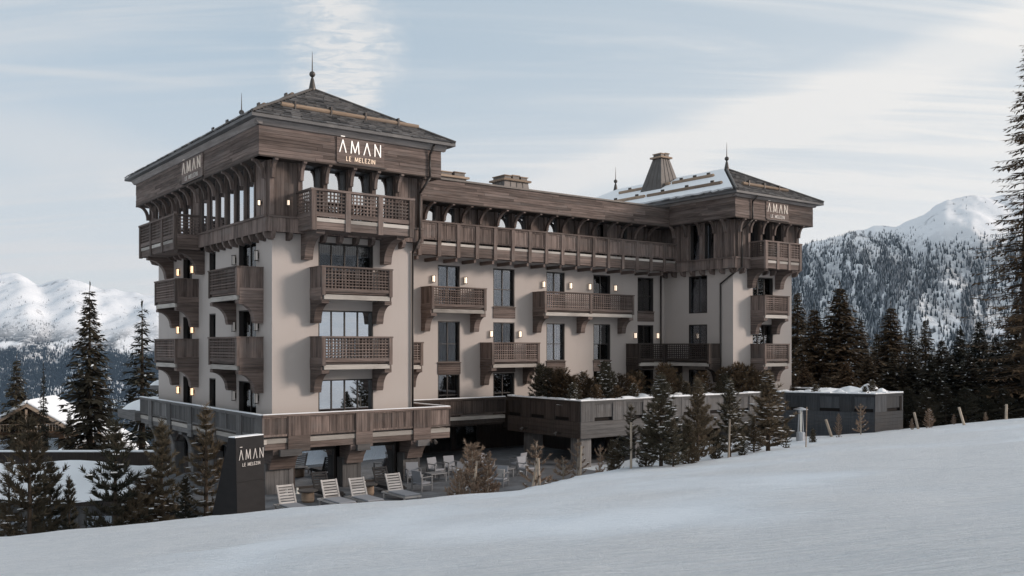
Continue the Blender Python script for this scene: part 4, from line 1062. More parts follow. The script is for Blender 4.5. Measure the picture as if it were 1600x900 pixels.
# wedge body: thin at the top, deep at the foot
mb = MB(); zb_, zt_ = 0.0, hT; nf0, nf1 = .10, .0
vs = [(-hw, -nf0, zb_), (hw, -nf0, zb_), (hw, 1.45, zb_), (-hw, 1.45, zb_), (-hw, -nf1, zt_), (hw, -nf1, zt_), (hw, .36, zt_), (-hw, .36, zt_)]
mb.add(vs, [(3, 2, 1, 0), (4, 5, 6, 7), (0, 1, 5, 4), (1, 2, 6, 5), (2, 3, 7, 6), (3, 0, 4, 7)]); mb.build('body', 'totem_metal', tot, bevel=.012)
mb = MB(); 
for z0, z1 in ((0.0, hT * .545), (hT * .55, hT - .02)):
    y0, y1 = -nf0 * (1 - z0 / hT) - .02, -nf0 * (1 - z1 / hT) - .02
    mb2 = MB(); mb2.add([(-hw + .01, y0, z0), (hw - .01, y0, z0), (hw - .01, y1, z1), (-hw + .01, y1, z1), (-hw + .01, y0 + .018, z0), (hw - .01, y0 + .018, z0), (hw - .01, y1 + .018, z1), (-hw + .01, y1 + .018, z1)],
                        [(0, 1, 2, 3), (0, 4, 5, 1), (3, 2, 6, 7), (0, 3, 7, 4), (1, 5, 6, 2)]); mb2.build('face_plate', 'totem_metal', tot)
letters('AMAN', 1.16, .36, .024, .62, .02, tot, TT, -.56, hT - .82, .055, 'letter_metal', True)
letters('LE MELEZIN', .84, .11, .014, .42, .02, tot, TT, -.40, hT - 1.06, .06, 'letter_metal')
MB().box(TT, -hw, hw, hT + .002, hT + .035, -.35, .0).build('snow_cap', 'snow', tot)

# ------------------------------------------------------------------ wall lamps
def wall_lamp(fr, s, t, label, group, glow='lamp_glow', h=.34, w=.15):
    p = fr.p(s, t, 0); e = empty('wall_lamp', tuple(W(p[0], p[1], t)), ROT)
    F = Fr((0, 0), fr.S, fr.N)
    MB().box(F, -.05, .05, -h * .3, h * .3, 0.002, .05).build('bracket', 'pipe_metal', e)
    mb = MB()
    for a in (-w / 2, w / 2 - .018):
        for b_ in (.052, .172): mb.box(F, a, a + .018, -h / 2, h / 2, b_, b_ + .018)
    mb.box(F, -w / 2 - .01, w / 2 + .01, h / 2, h / 2 + .03, .045, .2).box(F, -w / 2 - .01, w / 2 + .01, -h / 2 - .03, -h / 2, .045, .2)
    mb.build('cage', 'pipe_metal', e)
    MB().box(F, -w / 2 + .02, w / 2 - .02, -h / 2 + .005, h / 2 - .005, .072, .17).build('glass', glow, e)
    return tag(e, label, 'lamp', group)
fl_ = {10.3: 'third floor', 7.18: 'second floor'}
for s, t, where in ((12.09, 10.3, 'first'), (14.29, 10.3, 'first'), (20.16, 10.3, 'double'), (22.37, 10.3, 'double'), (24.0, 10.3, 'double'), (26.27, 10.3, 'double'), (16.14, 7.2, 'lower'), (18.3, 7.2, 'lower'), (28.11, 7.18, 'corner'), (30.26, 7.18, 'corner')):
    lb = {'first': 'lit wall lamp beside the upper window of the single balcony next to the near tower', 'double': 'lit wall lamp above the long two panel balcony of the middle wing',
          'lower': 'lit wall lamp beside the window of the balcony half hidden by planter shrubs', 'corner': 'lit wall lamp over the dark corner balcony against the far tower'}[where]
    wall_lamp(WF, s, t, lb, 'wall lamps, ' + where)
for t in (10.55, 7.4, 4.13):
    nm = {10.55: 'top', 7.4: 'middle', 4.13: 'terrace level'}[t]
    for s in (1.52, 4.3): wall_lamp(TL, s, t, f'unlit lantern beside the {nm} door of the wide balconies on the shaded side', f'lanterns of the wide side balconies, {nm}', 'lamp_unlit_glow', .42)
    for s in (10.3, 12.66): wall_lamp(TL, s, t - .05, f'glowing lantern beside the {nm} narrow door at the rear of the shaded side', f'glowing lanterns of the rear doors, {nm}', 'lamp_glow_warm', .36)
for fr, s, n_ in ((TF, .55, 'front'), (TL, .3, 'side')):
    wall_lamp(Fr(fr.p(0, 0, .36)[:2], fr.S, fr.N), s, 12.75, f'small lit lamp on the {n_} of the timber corner of the near tower', None, 'lamp_glow', .22, .1)

# ------------------------------------------------------------------ terrace furniture (hotel axes)
def lounger(u, v, label, dark=False, rot=0.0):
    e = empty('sun_lounger', tuple(W(u, v, .006)), ROT + rot); F = Fr((0, 0), (1, 0), (0, -1)); wm = 'teak_pale' if not dark else 'dark_cloth'
    # long axis points along -v (n); head at n=0
    MB().box(F, -.36, .36, .27, .34, .55, 1.95).build('mattress', 'furniture_cloth' if not dark else 'dark_cloth', e, bevel=.02)
    fm = MB().box(F, -.39, -.33, .20, .268, 0, 2.0).box(F, .33, .39, .20, .268, 0, 2.0).box(F, -.33, .33, .20, .268, 1.94, 2.0).box(F, -.33, .33, .20, .268, 0, .06); fm.build('frame', wm, e)
    for a in (-.37, .31):
        for n in (.12, 1.82): MB().box(F, a, a + .06, 0, .199, n, n + .06).build('leg', wm, e)
    # reclined back: ladder of slats
    p0, p1 = Vector((.55, .30)), Vector((.22, 1.02)); d = (p1 - p0)
    def seg(s0, s1, f0, f1, th=.03):
        a, c = p0 + d * f0, p0 + d * f1; o_ = Vector((d.y, -d.x)).normalized() * th
        return MB().prism_nt(F, [(a.x, a.y), (c.x, c.y), (c.x + o_.x, c.y + o_.y), (a.x + o_.x, a.y + o_.y)], s0, s1)
    bk = seg(-.36, -.29, 0, 1, .045); bk2 = seg(.29, .36, 0, 1, .045); bk.add(bk2.v, bk2.f); b_ = bk.build('backrest', wm, e)
    for i in range(7): seg(-.288, .288, .02 + i * .145, .02 + i * .145 + .095).build('slat', wm, e)
    return tag(e, label, 'sun lounger', 'sun loungers on the terrace')
lounger(-1.25, -4.0, 'pale slatted sun lounger closest to the dark totem')
lounger(.75, -3.75, 'pale slatted sun lounger second from the dark totem')
lounger(1.9, -3.95, 'pale slatted sun lounger third from the dark totem')
lounger(3.75, -3.7, 'pale slatted sun lounger farthest from the dark totem')
lounger(1.45, -1.35, 'dark slatted lounger in front of the first big ground floor window', True)
lounger(4.35, -1.5, 'dark slatted lounger in front of the second big ground floor window', True)
def stool(u, v, label):
    e = empty('side_table', tuple(W(u, v, .006)), ROT)
    MB().lathe((0, 0, 0), [(.24, 0), (.27, .1), (.26, .36), (.25, .44)], 14).build('stump', 'log', e, smooth=True)
    MB().lathe((0, 0, .442), [(.40, 0), (.42, .02), (.42, .05), (.40, .06)], 18).build('table_top', 'zinc', e)
    return tag(e, label, 'table', 'stump side tables')
stool(.35, -2.9, 'round stump table between the first two pale loungers'); stool(3.15, -2.9, 'round stump table between the third and fourth pale loungers')
def armchair(u, v, rz, label, grp='terrace armchairs', cushion=False):
    e = empty('armchair', tuple(W(u, v, .006)), ROT + R(rz)); F = Fr((0, 0), (1, 0), (0, -1))
    for sx in (-1, 1):
        a, b_ = (.30, .345) if sx > 0 else (-.345, -.30)
        MB().box(F, a, b_, 0, .62, .28, .325).build('leg', 'furniture_frame', e); MB().box(F, a, b_, 0, .62, -.325, -.28).build('leg', 'furniture_frame', e)
        MB().box(F, a - .01, b_ + .01, .622, .66, -.35, .36).build('arm_rest', 'furniture_frame', e)
        MB().box(F, a, b_, .26, .30, -.279, .279).build('side_rail', 'furniture_frame', e)
    MB().box(F, -.298, .298, .31, .40, -.28, .32).build('seat', 'furniture_cloth', e, bevel=.02)
    MB().prism_nt(F, [(-.26, .41), (-.20, .41), (-.32, .92), (-.38, .92)], -.295, .295).build('backrest', 'furniture_cloth', e)
    MB().box(F, -.298, .298, .25, .305, .26, .30).build('front_rail', 'furniture_frame', e)
    if cushion: MB().prism_nt(F, [(-.18, .41), (-.06, .41), (-.16, .78), (-.24, .78)], -.2, .2).build('cushion', 'teak_pale', e, bevel=.03)
    return tag(e, label, 'armchair', grp)
for (u, v, rz, lb, cu) in ((5.7, -3.2, 100, 'grey cloth armchair with light cushion turned sideways beside the last pale lounger', True), (6.7, -.8, -20, 'grey cloth armchair beside the right hand pier of the near tower', False),
                       (8.6, .2, 10, 'grey cloth armchair in the shade behind the front armchairs, left of a pair', False), (9.6, .3, -5, 'grey cloth armchair in the shade behind the front armchairs, right of a pair', False),
                       (9.0, -1.4, 165, 'grey cloth armchair facing the pair in the shade', True), (11.6, .1, 20, 'grey cloth armchair in deep shade beside the dark column', False),
                       (9.2, -4.3, -60, 'grey cloth armchair with cushion half behind the dry brown pine', True), (12.4, -2.2, 10, 'grey cloth armchair between the two dry staked pines', False),
                       (13.3, -.4, 200, 'grey cloth armchair in shade under the podium corner', False)):
    armchair(u, v, rz, lb, cushion=cu)
def low_table(u, v, label):
    e = empty('low_table', tuple(W(u, v, .006)), ROT); F = Fr((0, 0), (1, 0), (0, -1))
    MB().box(F, -.45, .45, .38, .43, -.35, .35).build('table_top', 'furniture_frame', e)
    for a in (-.42, .37):
        for b_ in (-.32, .27): MB().box(F, a, a + .05, 0, .378, b_, b_ + .05).build('leg', 'furniture_frame', e)
    return tag(e, label, 'table', 'low terrace tables')
low_table(7.7, -1.2, 'low grey terrace table among the armchairs beside the pier'); low_table(11.2, -1.9, 'low grey terrace table between armchairs near the dark column')
def candle_lantern(u, v, label):
    e = empty('candle_lantern', tuple(W(u, v, .006)), ROT)
    MB().lathe((0, 0, 0), [(.1, 0), (.1, .03), (.055, .035), (.055, .25), (.05, .255)], 10).build('candle', 'candle', e)
    MB().lathe((0, 0, .256), [(.008, 0), (.004, .04)], 5).build('wick', 'dark_cloth', e)
    return tag(e, label, 'candle', 'candles along the ground floor piers')
candle_lantern(.35, -.75, 'white candle on the terrace at the left hand pier'); candle_lantern(.9, -.62, 'white candle on the terrace at the right edge of the left hand pier'); candle_lantern(4.2, -.6, 'white candle on the terrace at the middle pier')
def floodlight(fr, s, t, label):
    p = fr.p(s, t, 0); e = empty('floodlight', tuple(W(p[0], p[1], t)), ROT); F = Fr((0, 0), fr.S, fr.N)
    MB().box(F, -.05, .05, -.08, .08, .001, .03).build('wall_plate', 'pipe_metal', e)
    MB().tube(F.p(0, 0, .03), F.p(0, .05, .35), .022).build('arm', 'pipe_metal', e)
    MB().tube(F.p(0, .06, .3), F.p(.0, -.06, .46), .06, .09, 12).build('lamp_head', 'zinc', e)
    return tag(e, label, 'floodlight', 'floodlights under the terraces')
floodlight(Fr((0, 0), (1, 0), (0, -1)), 7.45, 1.9, 'small floodlight beside the right bracket of the near tower terrace') if False else None
floodlight(PL, 3.2, 1.75, 'small floodlight on the dark podium side, deeper in the recess'); floodlight(PL, .2, 1.7, 'small floodlight on the dark podium side, beside the podium corner')
floodlight(Fr((0, -.72), (1, 0), (0, -1)), 7.75, 1.9, 'small floodlight beside the right bracket of the near tower terrace')

# patio heater, piste marker, fence posts
def at_ground(px, Y, dz=0.0):
    x = (px - 800) / 1445 * Y; return (x, Y, gz(x, Y) + dz)
q = at_ground(1251, 52.5); 
ht = empty('patio_heater', q); tag(ht, 'slim steel patio heater with flared top beside the piste marker pole', 'patio heater')
MB().lathe((0, 0, -.1), [(.25, 0), (.25, .55), (.2, .6)], 14).build('base', 'steel', ht)
for a in range(4):
    c, s_ = math.cos(a * 1.5708 + .6), math.sin(a * 1.5708 + .6)
    MB().tube((c * .2, s_ * .2, .48), (c * .12, s_ * .12, 1.75), .018).build('strut', 'steel', ht)
MB().lathe((0, 0, .5), [(.05, 0), (.05, 1.25)], 10).build('glass_tube', 'candle', ht)
MB().lathe((0, 0, 1.76), [(.42, 0), (.40, .03), (.12, .12), (.02, .14)], 16).build('reflector', 'steel', ht)
q = at_ground(1259, 43.5, -.3); pm_ = MB().tube((q[0], q[1], q[2]), (q[0] + .05, q[1], q[2] + 2.2), .028, .022, 8).build('marker_pole', 'log')
tag(pm_, 'thin brown piste marker pole stuck upright in the open snow', 'pole')
for px, Y, h_, tilt, lb in ((1508, 55, 1.05, -.35, 'weathered fence stake leaning in the snow by the dark forest edge'), (1572, 57, .95, .02, 'weathered upright fence stake at the dark forest edge'), (1301, 54, 1.0, -.4, 'pale leaning stake beside the sapling below the grey podium'), (1436, 56, 1.0, -.3, 'pale leaning stake among dry twigs at the snow edge')):
    q = at_ground(px, Y, -.2); st = MB().tube(q, (q[0] + tilt * h_, q[1], q[2] + h_ + .2), .085, .075, 8).build('fence_stake', 'stake_wood'); tag(st, lb, 'stake', 'stakes along the snow edge')

# ------------------------------------------------------------------ chalets down the slope
def chalet(name, x, y, zg, rz, w, d, hw_, rise, label, material='chalet_wood', thick=.55):
    e = empty(name, (x, y, zg), R(rz)); F = Fr((0, 0), (1, 0), (0, -1))
    wl_ = MB(); n = int(hw_ / .3)
    for i in range(n): wl_.box(F, -w / 2 + .02 * (i % 2), w / 2 - .02 * (i % 2), i * hw_ / n, (i + 1) * hw_ / n - .02, -d / 2, d / 2)
    wl_.build('log_wall', material, e)
    gb = MB(); ng = 8
    for i in range(ng):
        f0 = i / ng; ww = w / 2 * (1 - (i + .5) / ng)
        gb.box(F, -ww, ww, hw_ + rise * f0, hw_ + rise * (i + 1) / ng - .01, -d / 2 + .1, d / 2 - .05)
    gb.build('gable', material, e)
    ov = 1.1
    sl_ = rise / (w / 2)
    for sx in (-1, 1):
        x0, x1 = 0, sx * (w / 2 + ov); z0, z1 = hw_ + rise + .12, hw_ + rise + .12 - sl_ * (w / 2 + ov)
        def slab(zo, th, nx0, nx1, name_, m_, lump=0):
            mb = MB(); k = 12 if lump else 1; ky = 8 if lump else 1
            pts = [(x0, z0 + zo), (x1 * nx1, z0 + (z1 - z0) * nx1 + zo), (x1 * nx1, z0 + (z1 - z0) * nx1 + zo + th), (x0, z0 + zo + th)]
            if sx < 0: pts = pts[::-1]
            mb.prism_st(F, pts, -d / 2 - ov * .97, d / 2 + ov * (1.0 if not lump else .98)); return mb.build(name_, m_, e, bevel=.18 if lump else 0)
        slab(0, .16, 0, 1, 'roof', 'log'); slab(.163, thick, 0, .985, 'snow_cover', 'snow', 1)
        MB().prism_st(F, [(x0, z0 - .22), (x1, z1 - .22), (x1, z1 + .18), (x0, z0 + .18)][::(1 if sx > 0 else -1)], d / 2 + ov + .002, d / 2 + ov + .08).build('barge_board', 'log', e)
    for sx in (-.3, .3):
        f_ = MB().box(F, sx * w - .7, sx * w + .7, hw_ * .35, hw_ * .75, d / 2 + .003, d / 2 + .06).build('window', 'frame_dark', e)
        MB().box(F, sx * w - .6, sx * w + .6, hw_ * .38, hw_ * .72, d / 2 + .062, d / 2 + .07).build('pane', 'glass_mid', f_)
    MB().box(F, -w / 2 - .4, w / 2 + .4, hw_ * .88, hw_ * .95, d / 2, d / 2 + 1.0).build('balcony', material, e)
    bl = MB().box(F, -w / 2 - .4, w / 2 + .4, hw_ * .95 + .85, hw_ * .95 + .95, d / 2 + .9, d / 2 + 1.0)
    for i in range(30):
        s_ = -w / 2 - .4 + (w + .8) * i / 29; bl.box(F, s_ - .04, s_ + .04, hw_ * .95 + .002, hw_ * .95 + .85, d / 2 + .92, d / 2 + .98)
    bl.build('balustrade', 'log', e)
    for s_ in (-w / 2 + .2, 0.0, w / 2 - .2): MB().box(F, s_ - .12, s_ + .12, 0, hw_ * .88 + 2.2 * (1 - abs(s_) / (w / 2)) + .9, d / 2 + 1.02, d / 2 + 1.2).build('post', 'log', e)
    return tag(e, label, 'chalet')
def px_pt(px, Y): return (px - 800) / 1445 * Y
chalet('timber_chalet', px_pt(40, 120), 124, -8.6, 12, 9.6, 11, 4.4, 3.0, 'brown timber chalet with snow covered gable roof below the tall spruce')
chalet('timber_chalet', px_pt(140, 92), 95, -7.3, 20, 6.6, 8, 2.6, 2.2, 'small snow laden chalet roof behind the dark retaining beam', thick=.9)
lb_ = empty('low_outbuilding', (px_pt(80, 50), 52, -4.2), R(-4)); tag(lb_, 'low flat outbuilding with thick snow roof below the near tower', 'outbuilding')
F = Fr((0, 0), (1, 0), (0, -1))
boards(MB(), F, -9, 7, 0, 2.6, -5, 4.4, .3).build('wall', 'grey_wood_v', lb_)
rs = MB(); kx, ky = 26, 14; vs = []
for j in range(ky + 1):
    for i in range(kx + 1):
        x = -9.8 + 17.6 * i / kx; y = -5.2 + 11 * j / ky; ed = min(1, 5 * min(i / kx, 1 - i / kx, j / ky, 1 - j / ky))
        vs.append((x, y, 2.85 + .55 * ed ** .5 + .16 * math.sin(x * .8) * math.cos(y * .7) + .05 * j / ky * 6))
rs.add(vs, [(j * (kx + 1) + i, j * (kx + 1) + i + 1, (j + 1) * (kx + 1) + i + 1, (j + 1) * (kx + 1) + i) for j in range(ky) for i in range(kx)]); rs.build('snow_cover', 'snow', lb_, smooth=True)
MB().box(F, -9.7, 7.7, 2.602, 2.86, -5.7, 5.1).build('roof', 'wood_dark', lb_)
for s_ in (-7, -4.4, -1.8, .8, 3.4):
    f_ = MB().box(F, s_, s_ + 1.5, .6, 2.1, 4.403, 4.45).build('window', 'frame_dark', lb_); MB().box(F, s_ + .1, s_ + 1.4, .7, 2.0, 4.452, 4.46).build('pane', 'glass_mid', f_)
rb = MB().box(Fr((px_pt(80, 66), 66), (1, 0), (0, -1)), -14, 9, -8, -1.1, -.4, 0).build('retaining_wall', 'wood_dark'); tag(rb, 'long dark timber retaining wall capped with snow behind the low outbuilding', 'wall')
MB().box(Fr((px_pt(80, 66), 66), (1, 0), (0, -1)), -14, 9, -1.098, -1.0, -.42, .02).build('snow_cap', 'snow', rb)

# ------------------------------------------------------------------ trees
def rnd_unit(rg): 
    a = rg.random() * 6.283; return math.cos(a), math.sin(a)
class Pile:
    def __init__(s): s.v = []; s.f = []
    def poly(s, pts):
        k = len(s.v); s.v += [tuple(p) for p in pts]; s.f.append(tuple(range(k, k + len(pts))))
    def mesh(s, name, material):
        me = bpy.data.meshes.new(name); me.from_pydata(s.v, [], s.f); me.update(); me.materials.append(M[material]); return me
def limb(tr, a, b_, r0, r1, k=4):
    d = (b_ - a).normalized(); x = d.orthogonal().normalized(); y = d.cross(x)
    A_ = [a + (x * math.cos(6.283 * i / k) + y * math.sin(6.283 * i / k)) * r0 for i in range(k)]; B_ = [b_ + (x * math.cos(6.283 * i / k) + y * math.sin(6.283 * i / k)) * r1 for i in range(k)]
    n = len(tr.v); tr.v += [tuple(p) for p in A_ + B_]; tr.f += [(n + i, n + (i + 1) % k, n + k + (i + 1) % k, n + k + i) for i in range(k)]
def spruce(seed, h, r, whorl=.45, nb=6, droop=.35, spray=.5, bare=.06, sparse=1.0, snow=.12, z_pow=.85, up=.0, wsp=.34):
    rg = random.Random(seed); cr, tr, sn = Pile(), Pile(), Pile()
    limb(tr, Vector((0, 0, -.4)), Vector((0, 0, h * .5)), h * .016 + .05, h * .010 + .02, 8); limb(tr, Vector((0, 0, h * .5)), Vector((.0, 0, h)), h * .010 + .02, .012, 6)
    z = h * bare
    while z < h * .985:
        f = z / h; rad = r * max(.05, (1 - f)) ** z_pow
        k = nb if f < .8 else max(4, nb - 1); a0 = rg.random() * 6.28
        for i in range(k):
            if rg.random() > sparse: continue
            a = a0 + 6.283 * i / k + rg.uniform(-.35, .35); L = rad * rg.uniform(.62, 1.15); dr = droop * (1 - f * .9) - up * f
            base = Vector((0, 0, min(h * .985, z + rg.uniform(-.5, .5) * whorl))); dr *= rg.uniform(.6, 1.4); dh = Vector((math.cos(a), math.sin(a), 0)); side = Vector((-dh.y, dh.x, 0))
            pt = lambda t: base + dh * (L * t) + Vector((0, 0, -dr * L * (t - .55 * t * t * t)))
            limb(tr, pt(0), pt(.9), .012 + .012 * L, .006, 3)
            n = max(3, int(L / (spray * .36)))
            for q in range(n):
                t = (q + .6 + rg.random() * .5) / (n + .3)
                if t > 1.05: continue
                p = pt(min(t, 1)); sl_ = spray * min(1, .34 + rad * .5) * rg.uniform(.6, 1.15) * (1 - .35 * t)
                for sg in (-1, 1, 0):
                    if sg == 0 and rg.random() < .45: continue
                    d = (dh * rg.uniform(.45, .9) + side * sg * rg.uniform(.5, 1.0) + Vector((0, 0, rg.uniform(-.55, .12) - (.25 if sg == 0 else 0)))).normalized()
                    w = (d.cross(Vector((0, 0, 1))).normalized() * math.cos(rg.uniform(-.9, .9)) + Vector((0, 0, rg.uniform(-.6, .6)))).normalized() * sl_ * wsp * rg.uniform(.6, 1.1)
                    e = p + d * sl_; m_ = p + d * sl_ * .45
                    cr.poly([p, m_ + w * .5, p + d * sl_ * .75 + w * .28, e, m_ - w * .5])
                    if rg.random() < snow * (.5 + .5 * (t > .4)):
                        o_ = Vector((0, 0, .035)); sn.poly([p + d * sl_ * .2 + o_, m_ + w * .55 + o_, e * .85 + p * .15 + o_, m_ - w * .5 + o_])
        z += whorl * rg.uniform(.75, 1.25) * (1 - .45 * f)
    for q in range(6):
        cr.poly([Vector((0, 0, h * .985)), Vector((rg.uniform(-.1, .1), rg.uniform(-.1, .1), h * (1 + .006 * q))), Vector((.02, 0, h * 1.02))])
    return cr, tr, sn
def pine(seed, h, r, nb=5, whorl=.42, tuft=.26, snow=.10, bare=.08, z_pow=.7, blades=11, dens=1.0, lean=0):
    rg = random.Random(seed); cr, tr, sn = Pile(), Pile(), Pile()
    limb(tr, Vector((0, 0, -.3)), Vector((lean * h * .5, 0, h * .5)), h * .014 + .03, h * .009 + .015, 7); limb(tr, Vector((lean * h * .5, 0, h * .5)), Vector((lean * h, 0, h)), h * .009 + .015, .012, 6)
    def put(p, d, L):
        x = d.orthogonal().normalized(); y = d.cross(x)
        for q in range(blades):
            a = rg.random() * 6.283; sp = rg.uniform(.35, 1.15); dd = (d + (x * math.cos(a) + y * math.sin(a)) * sp).normalized(); w = dd.orthogonal().normalized() * L * .085
            s_ = p - d * L * rg.uniform(0, .7)
            cr.poly([s_ - w, s_ + w, s_ + dd * L * rg.uniform(.7, 1.1)])
        if rg.random() < snow:
            u_ = Vector((0, 0, L * .30)); s_ = L * .5
            sn.poly([p + u_ + Vector((s_, 0, 0)), p + u_ + Vector((0, s_, .02)), p + u_ * 1.25 + Vector((-s_, 0, 0)), p + u_ + Vector((0, -s_, 0))])
    z = h * bare
    while z < h * .97:
        f = z / h; rad = r * max(.08, 1 - f) ** z_pow * (.65 + .35 * min(1, f / .25)); a0 = rg.random() * 6.28
        for i in range(nb):
            if rg.random() > dens: continue
            a = a0 + 6.283 * i / nb + rg.uniform(-.4, .4); L = rad * rg.uniform(.55, 1.15); up = rg.uniform(.1, .55) + .5 * f
            base = Vector((lean * z, 0, z)); dh = Vector((math.cos(a), math.sin(a), 0)); pt = lambda t: base + dh * L * t + Vector((0, 0, up * L * t * t))
            limb(tr, pt(0), pt(.55), .010 + .01 * L, .008, 3); limb(tr, pt(.55), pt(1), .008, .005, 3)
            n = max(2, int(L / (tuft * .62)))
            for q in range(n):
                t = .25 + .75 * (q + rg.random()) / n; t = min(t, 1.0); d = (dh * .7 + Vector((0, 0, .35 + up))).normalized()
                put(pt(t), d, tuft * rg.uniform(.75, 1.15))
                if t > .3:
                    sd_ = Vector((-dh.y, dh.x, 0)) * rg.choice((-1, 1)) * L * .22 * rg.random(); put(pt(t) + sd_, (d + sd_.normalized() * .7 if sd_.length > 0 else d).normalized(), tuft * rg.uniform(.7, 1.05))
        z += whorl * rg.uniform(.75, 1.2) * (1 - .3 * f)
    put(Vector((lean * h, 0, h)), Vector((0, 0, 1)), tuft * 1.2)
    return cr, tr, sn
PROTO = {}
def proto(key, piles, crown_mat, bark='bark'):
    cr, tr, sn = piles
    PROTO[key] = (cr.mesh(key + '_crown', crown_mat), tr.mesh(key + '_trunk', bark), sn.mesh(key + '_snow', 'snow') if sn.f else None)
proto('spruce_a', spruce(1, 16, 3.5, .40, 8, .42, .85, snow=.04, wsp=.44), 'needles_dark'); proto('spruce_b', spruce(2, 16, 3.0, .44, 7, .5, .8, sparse=.9, snow=.04, wsp=.42), 'needles_dark')
proto('spruce_c', spruce(3, 16, 5.0, .40, 9, .30, .85, snow=.012, z_pow=.85, wsp=.46), 'needles_brown_sunlit'); proto('spruce_d', spruce(4, 16, 4.4, .42, 8, .35, .8, snow=.02, z_pow=.85, wsp=.46), 'needles_olive'); proto('spruce_e', spruce(6, 16, 5.2, .40, 9, .34, .85, snow=.05, z_pow=.85, wsp=.46), 'needles_dark')
proto('spruce_edge', spruce(5, 26, 4.6, .55, 6, .25, .7, sparse=.88, snow=.0, bare=.08, wsp=.28), 'needles_brown_sunlit')
proto('pine_a', pine(11, 4.5, 1.45), 'needles_pine'); proto('pine_b', pine(12, 4.5, 1.1, whorl=.36), 'needles_pine'); proto('pine_c', pine(13, 4.5, 1.6, nb=6, tuft=.30, snow=.05), 'needles_dark')
proto('pine_d', pine(14, 4.5, 1.25, nb=5, snow=.30, dens=.85, bare=.22), 'needles_pine')
proto('pine_e', pine(11, 4.5, 1.45, snow=.05), 'needles_dark'); proto('pine_f', pine(12, 4.5, 1.15, whorl=.36, snow=.05), 'needles_dark')
proto('pine_g', pine(15, 4.5, 1.35, nb=7, whorl=.28, tuft=.24, snow=.16, dens=.92, bare=.10, z_pow=.85), 'needles_pine')
proto('shrub_a', pine(21, 1.8, 1.0, nb=7, whorl=.22, tuft=.20, snow=.04, bare=.03, z_pow=.45), 'needles_brown_sunlit'); proto('shrub_b', pine(22, 1.8, .8, nb=7, whorl=.2, tuft=.18, snow=.16, bare=.03, z_pow=.5), 'needles_pine')
proto('dry_a', pine(31, 2.2, .95, nb=6, whorl=.24, tuft=.15, snow=.03, bare=.05, z_pow=.55, blades=9), 'needles_dry', 'bark_pale'); proto('dry_b', pine(32, 2.2, .65, nb=4, whorl=.30, tuft=.15, snow=.06, bare=.15, z_pow=.4, dens=.85), 'needles_dry', 'bark_pale')
tree_rng = random.Random(99)
def tree(name, key, x, y, z, hs, label, group=None, ws=1.0, snow=True, rz=None, cat='tree'):
    e = empty(name, (x, y, z), rz if rz is not None else tree_rng.random() * 6.28)
    cr, tr, sn = PROTO[key]
    for nm, me in (('crown', cr), ('trunk', tr), ('snow', sn if snow else None)):
        if me is None: continue
        o = bpy.data.objects.new(nm, me); col.objects.link(o); o.parent = e; o.scale = (hs * ws, hs * ws, hs)
        if nm == 'snow': o['kind'] = 'stuff'
    return tag(e, label, cat, group)
def tree_px(name, key, px, Y, top, label, group=None, ws=1.0, H=16.0, zg=None, snow=True, cat='tree'):
    x = px_pt(px, Y); z = gz(x, Y) - .1 if zg is None else zg
    zt = EYE - (top - 540) / 1445 * Y
    return tree(name, key, x, Y, z, max(.05, (zt - z) / H), label, group, ws, snow, cat=cat)
# left, beyond the crest
tree_px('spruce_tree', 'spruce_a', 140, 78, 449, 'tall dark spruce standing alone before the far snowy range', zg=-12, ws=.92)
tree_px('spruce_tree', 'spruce_b', 222, 84, 478, 'tall sparse spruce partly hidden behind the near tower', zg=-12, ws=1.1)
tree_px('spruce_tree', 'spruce_d', 26, 118, 560, 'small brownish spruce rising behind the brown chalet roof', zg=-16, ws=.85)
tree_px('spruce_tree', 'spruce_b', 68, 84, 572, 'slim spruce in front of the brown chalet gable', zg=-9, ws=.5)
tree_px('spruce_tree', 'spruce_a', 108, 88, 640, 'squat dark spruce at the foot of the tall lone spruce', zg=-9, ws=.75)
tree_px('spruce_tree', 'spruce_a', 172, 96, 628, 'squat dark spruce between the tall spruce and the terrace', zg=-11, ws=.9)
for px, Y, top, k, lb, ws in ((46, 34.5, 657, 'pine_e', 'broad dark pine at the snow crest in front of the low outbuilding', 1.0), (14, 36, 715, 'pine_d', 'bushy pine crowded against the broad dark pine', 1.0), (78, 37, 716, 'pine_f', 'narrow pine just behind the broad dark pine', 1.0),
                              (180, 35, 662, 'pine_e', 'open branched young pine standing alone between outbuilding and terrace', 1.05), (108, 38, 745, 'pine_f', 'tiny pine sapling in the snow gap before the outbuilding', .8),
                              (252, 36.5, 660, 'pine_b', 'brownish slender pine under the terrace corner', 1.1), (322, 35.6, 633, 'pine_b', 'tall brown pine pressed against the terrace parapet beside the totem', 1.05), (225, 36, 750, 'shrub_b', 'low pine shrub between the two young pines below the terrace', 1.0),
                              (290, 35.5, 742, 'pine_f', 'small dark pine at the foot of the tall brown pine', 1.0), (212, 35.4, 770, 'shrub_b', 'small pine shrub poking through the snow crest', .9)):
    H = 1.8 if k.startswith('shrub') else 4.5
    tree_px('pine_tree', k, px, Y, top, lb, 'young pines left of the terrace', ws, H)
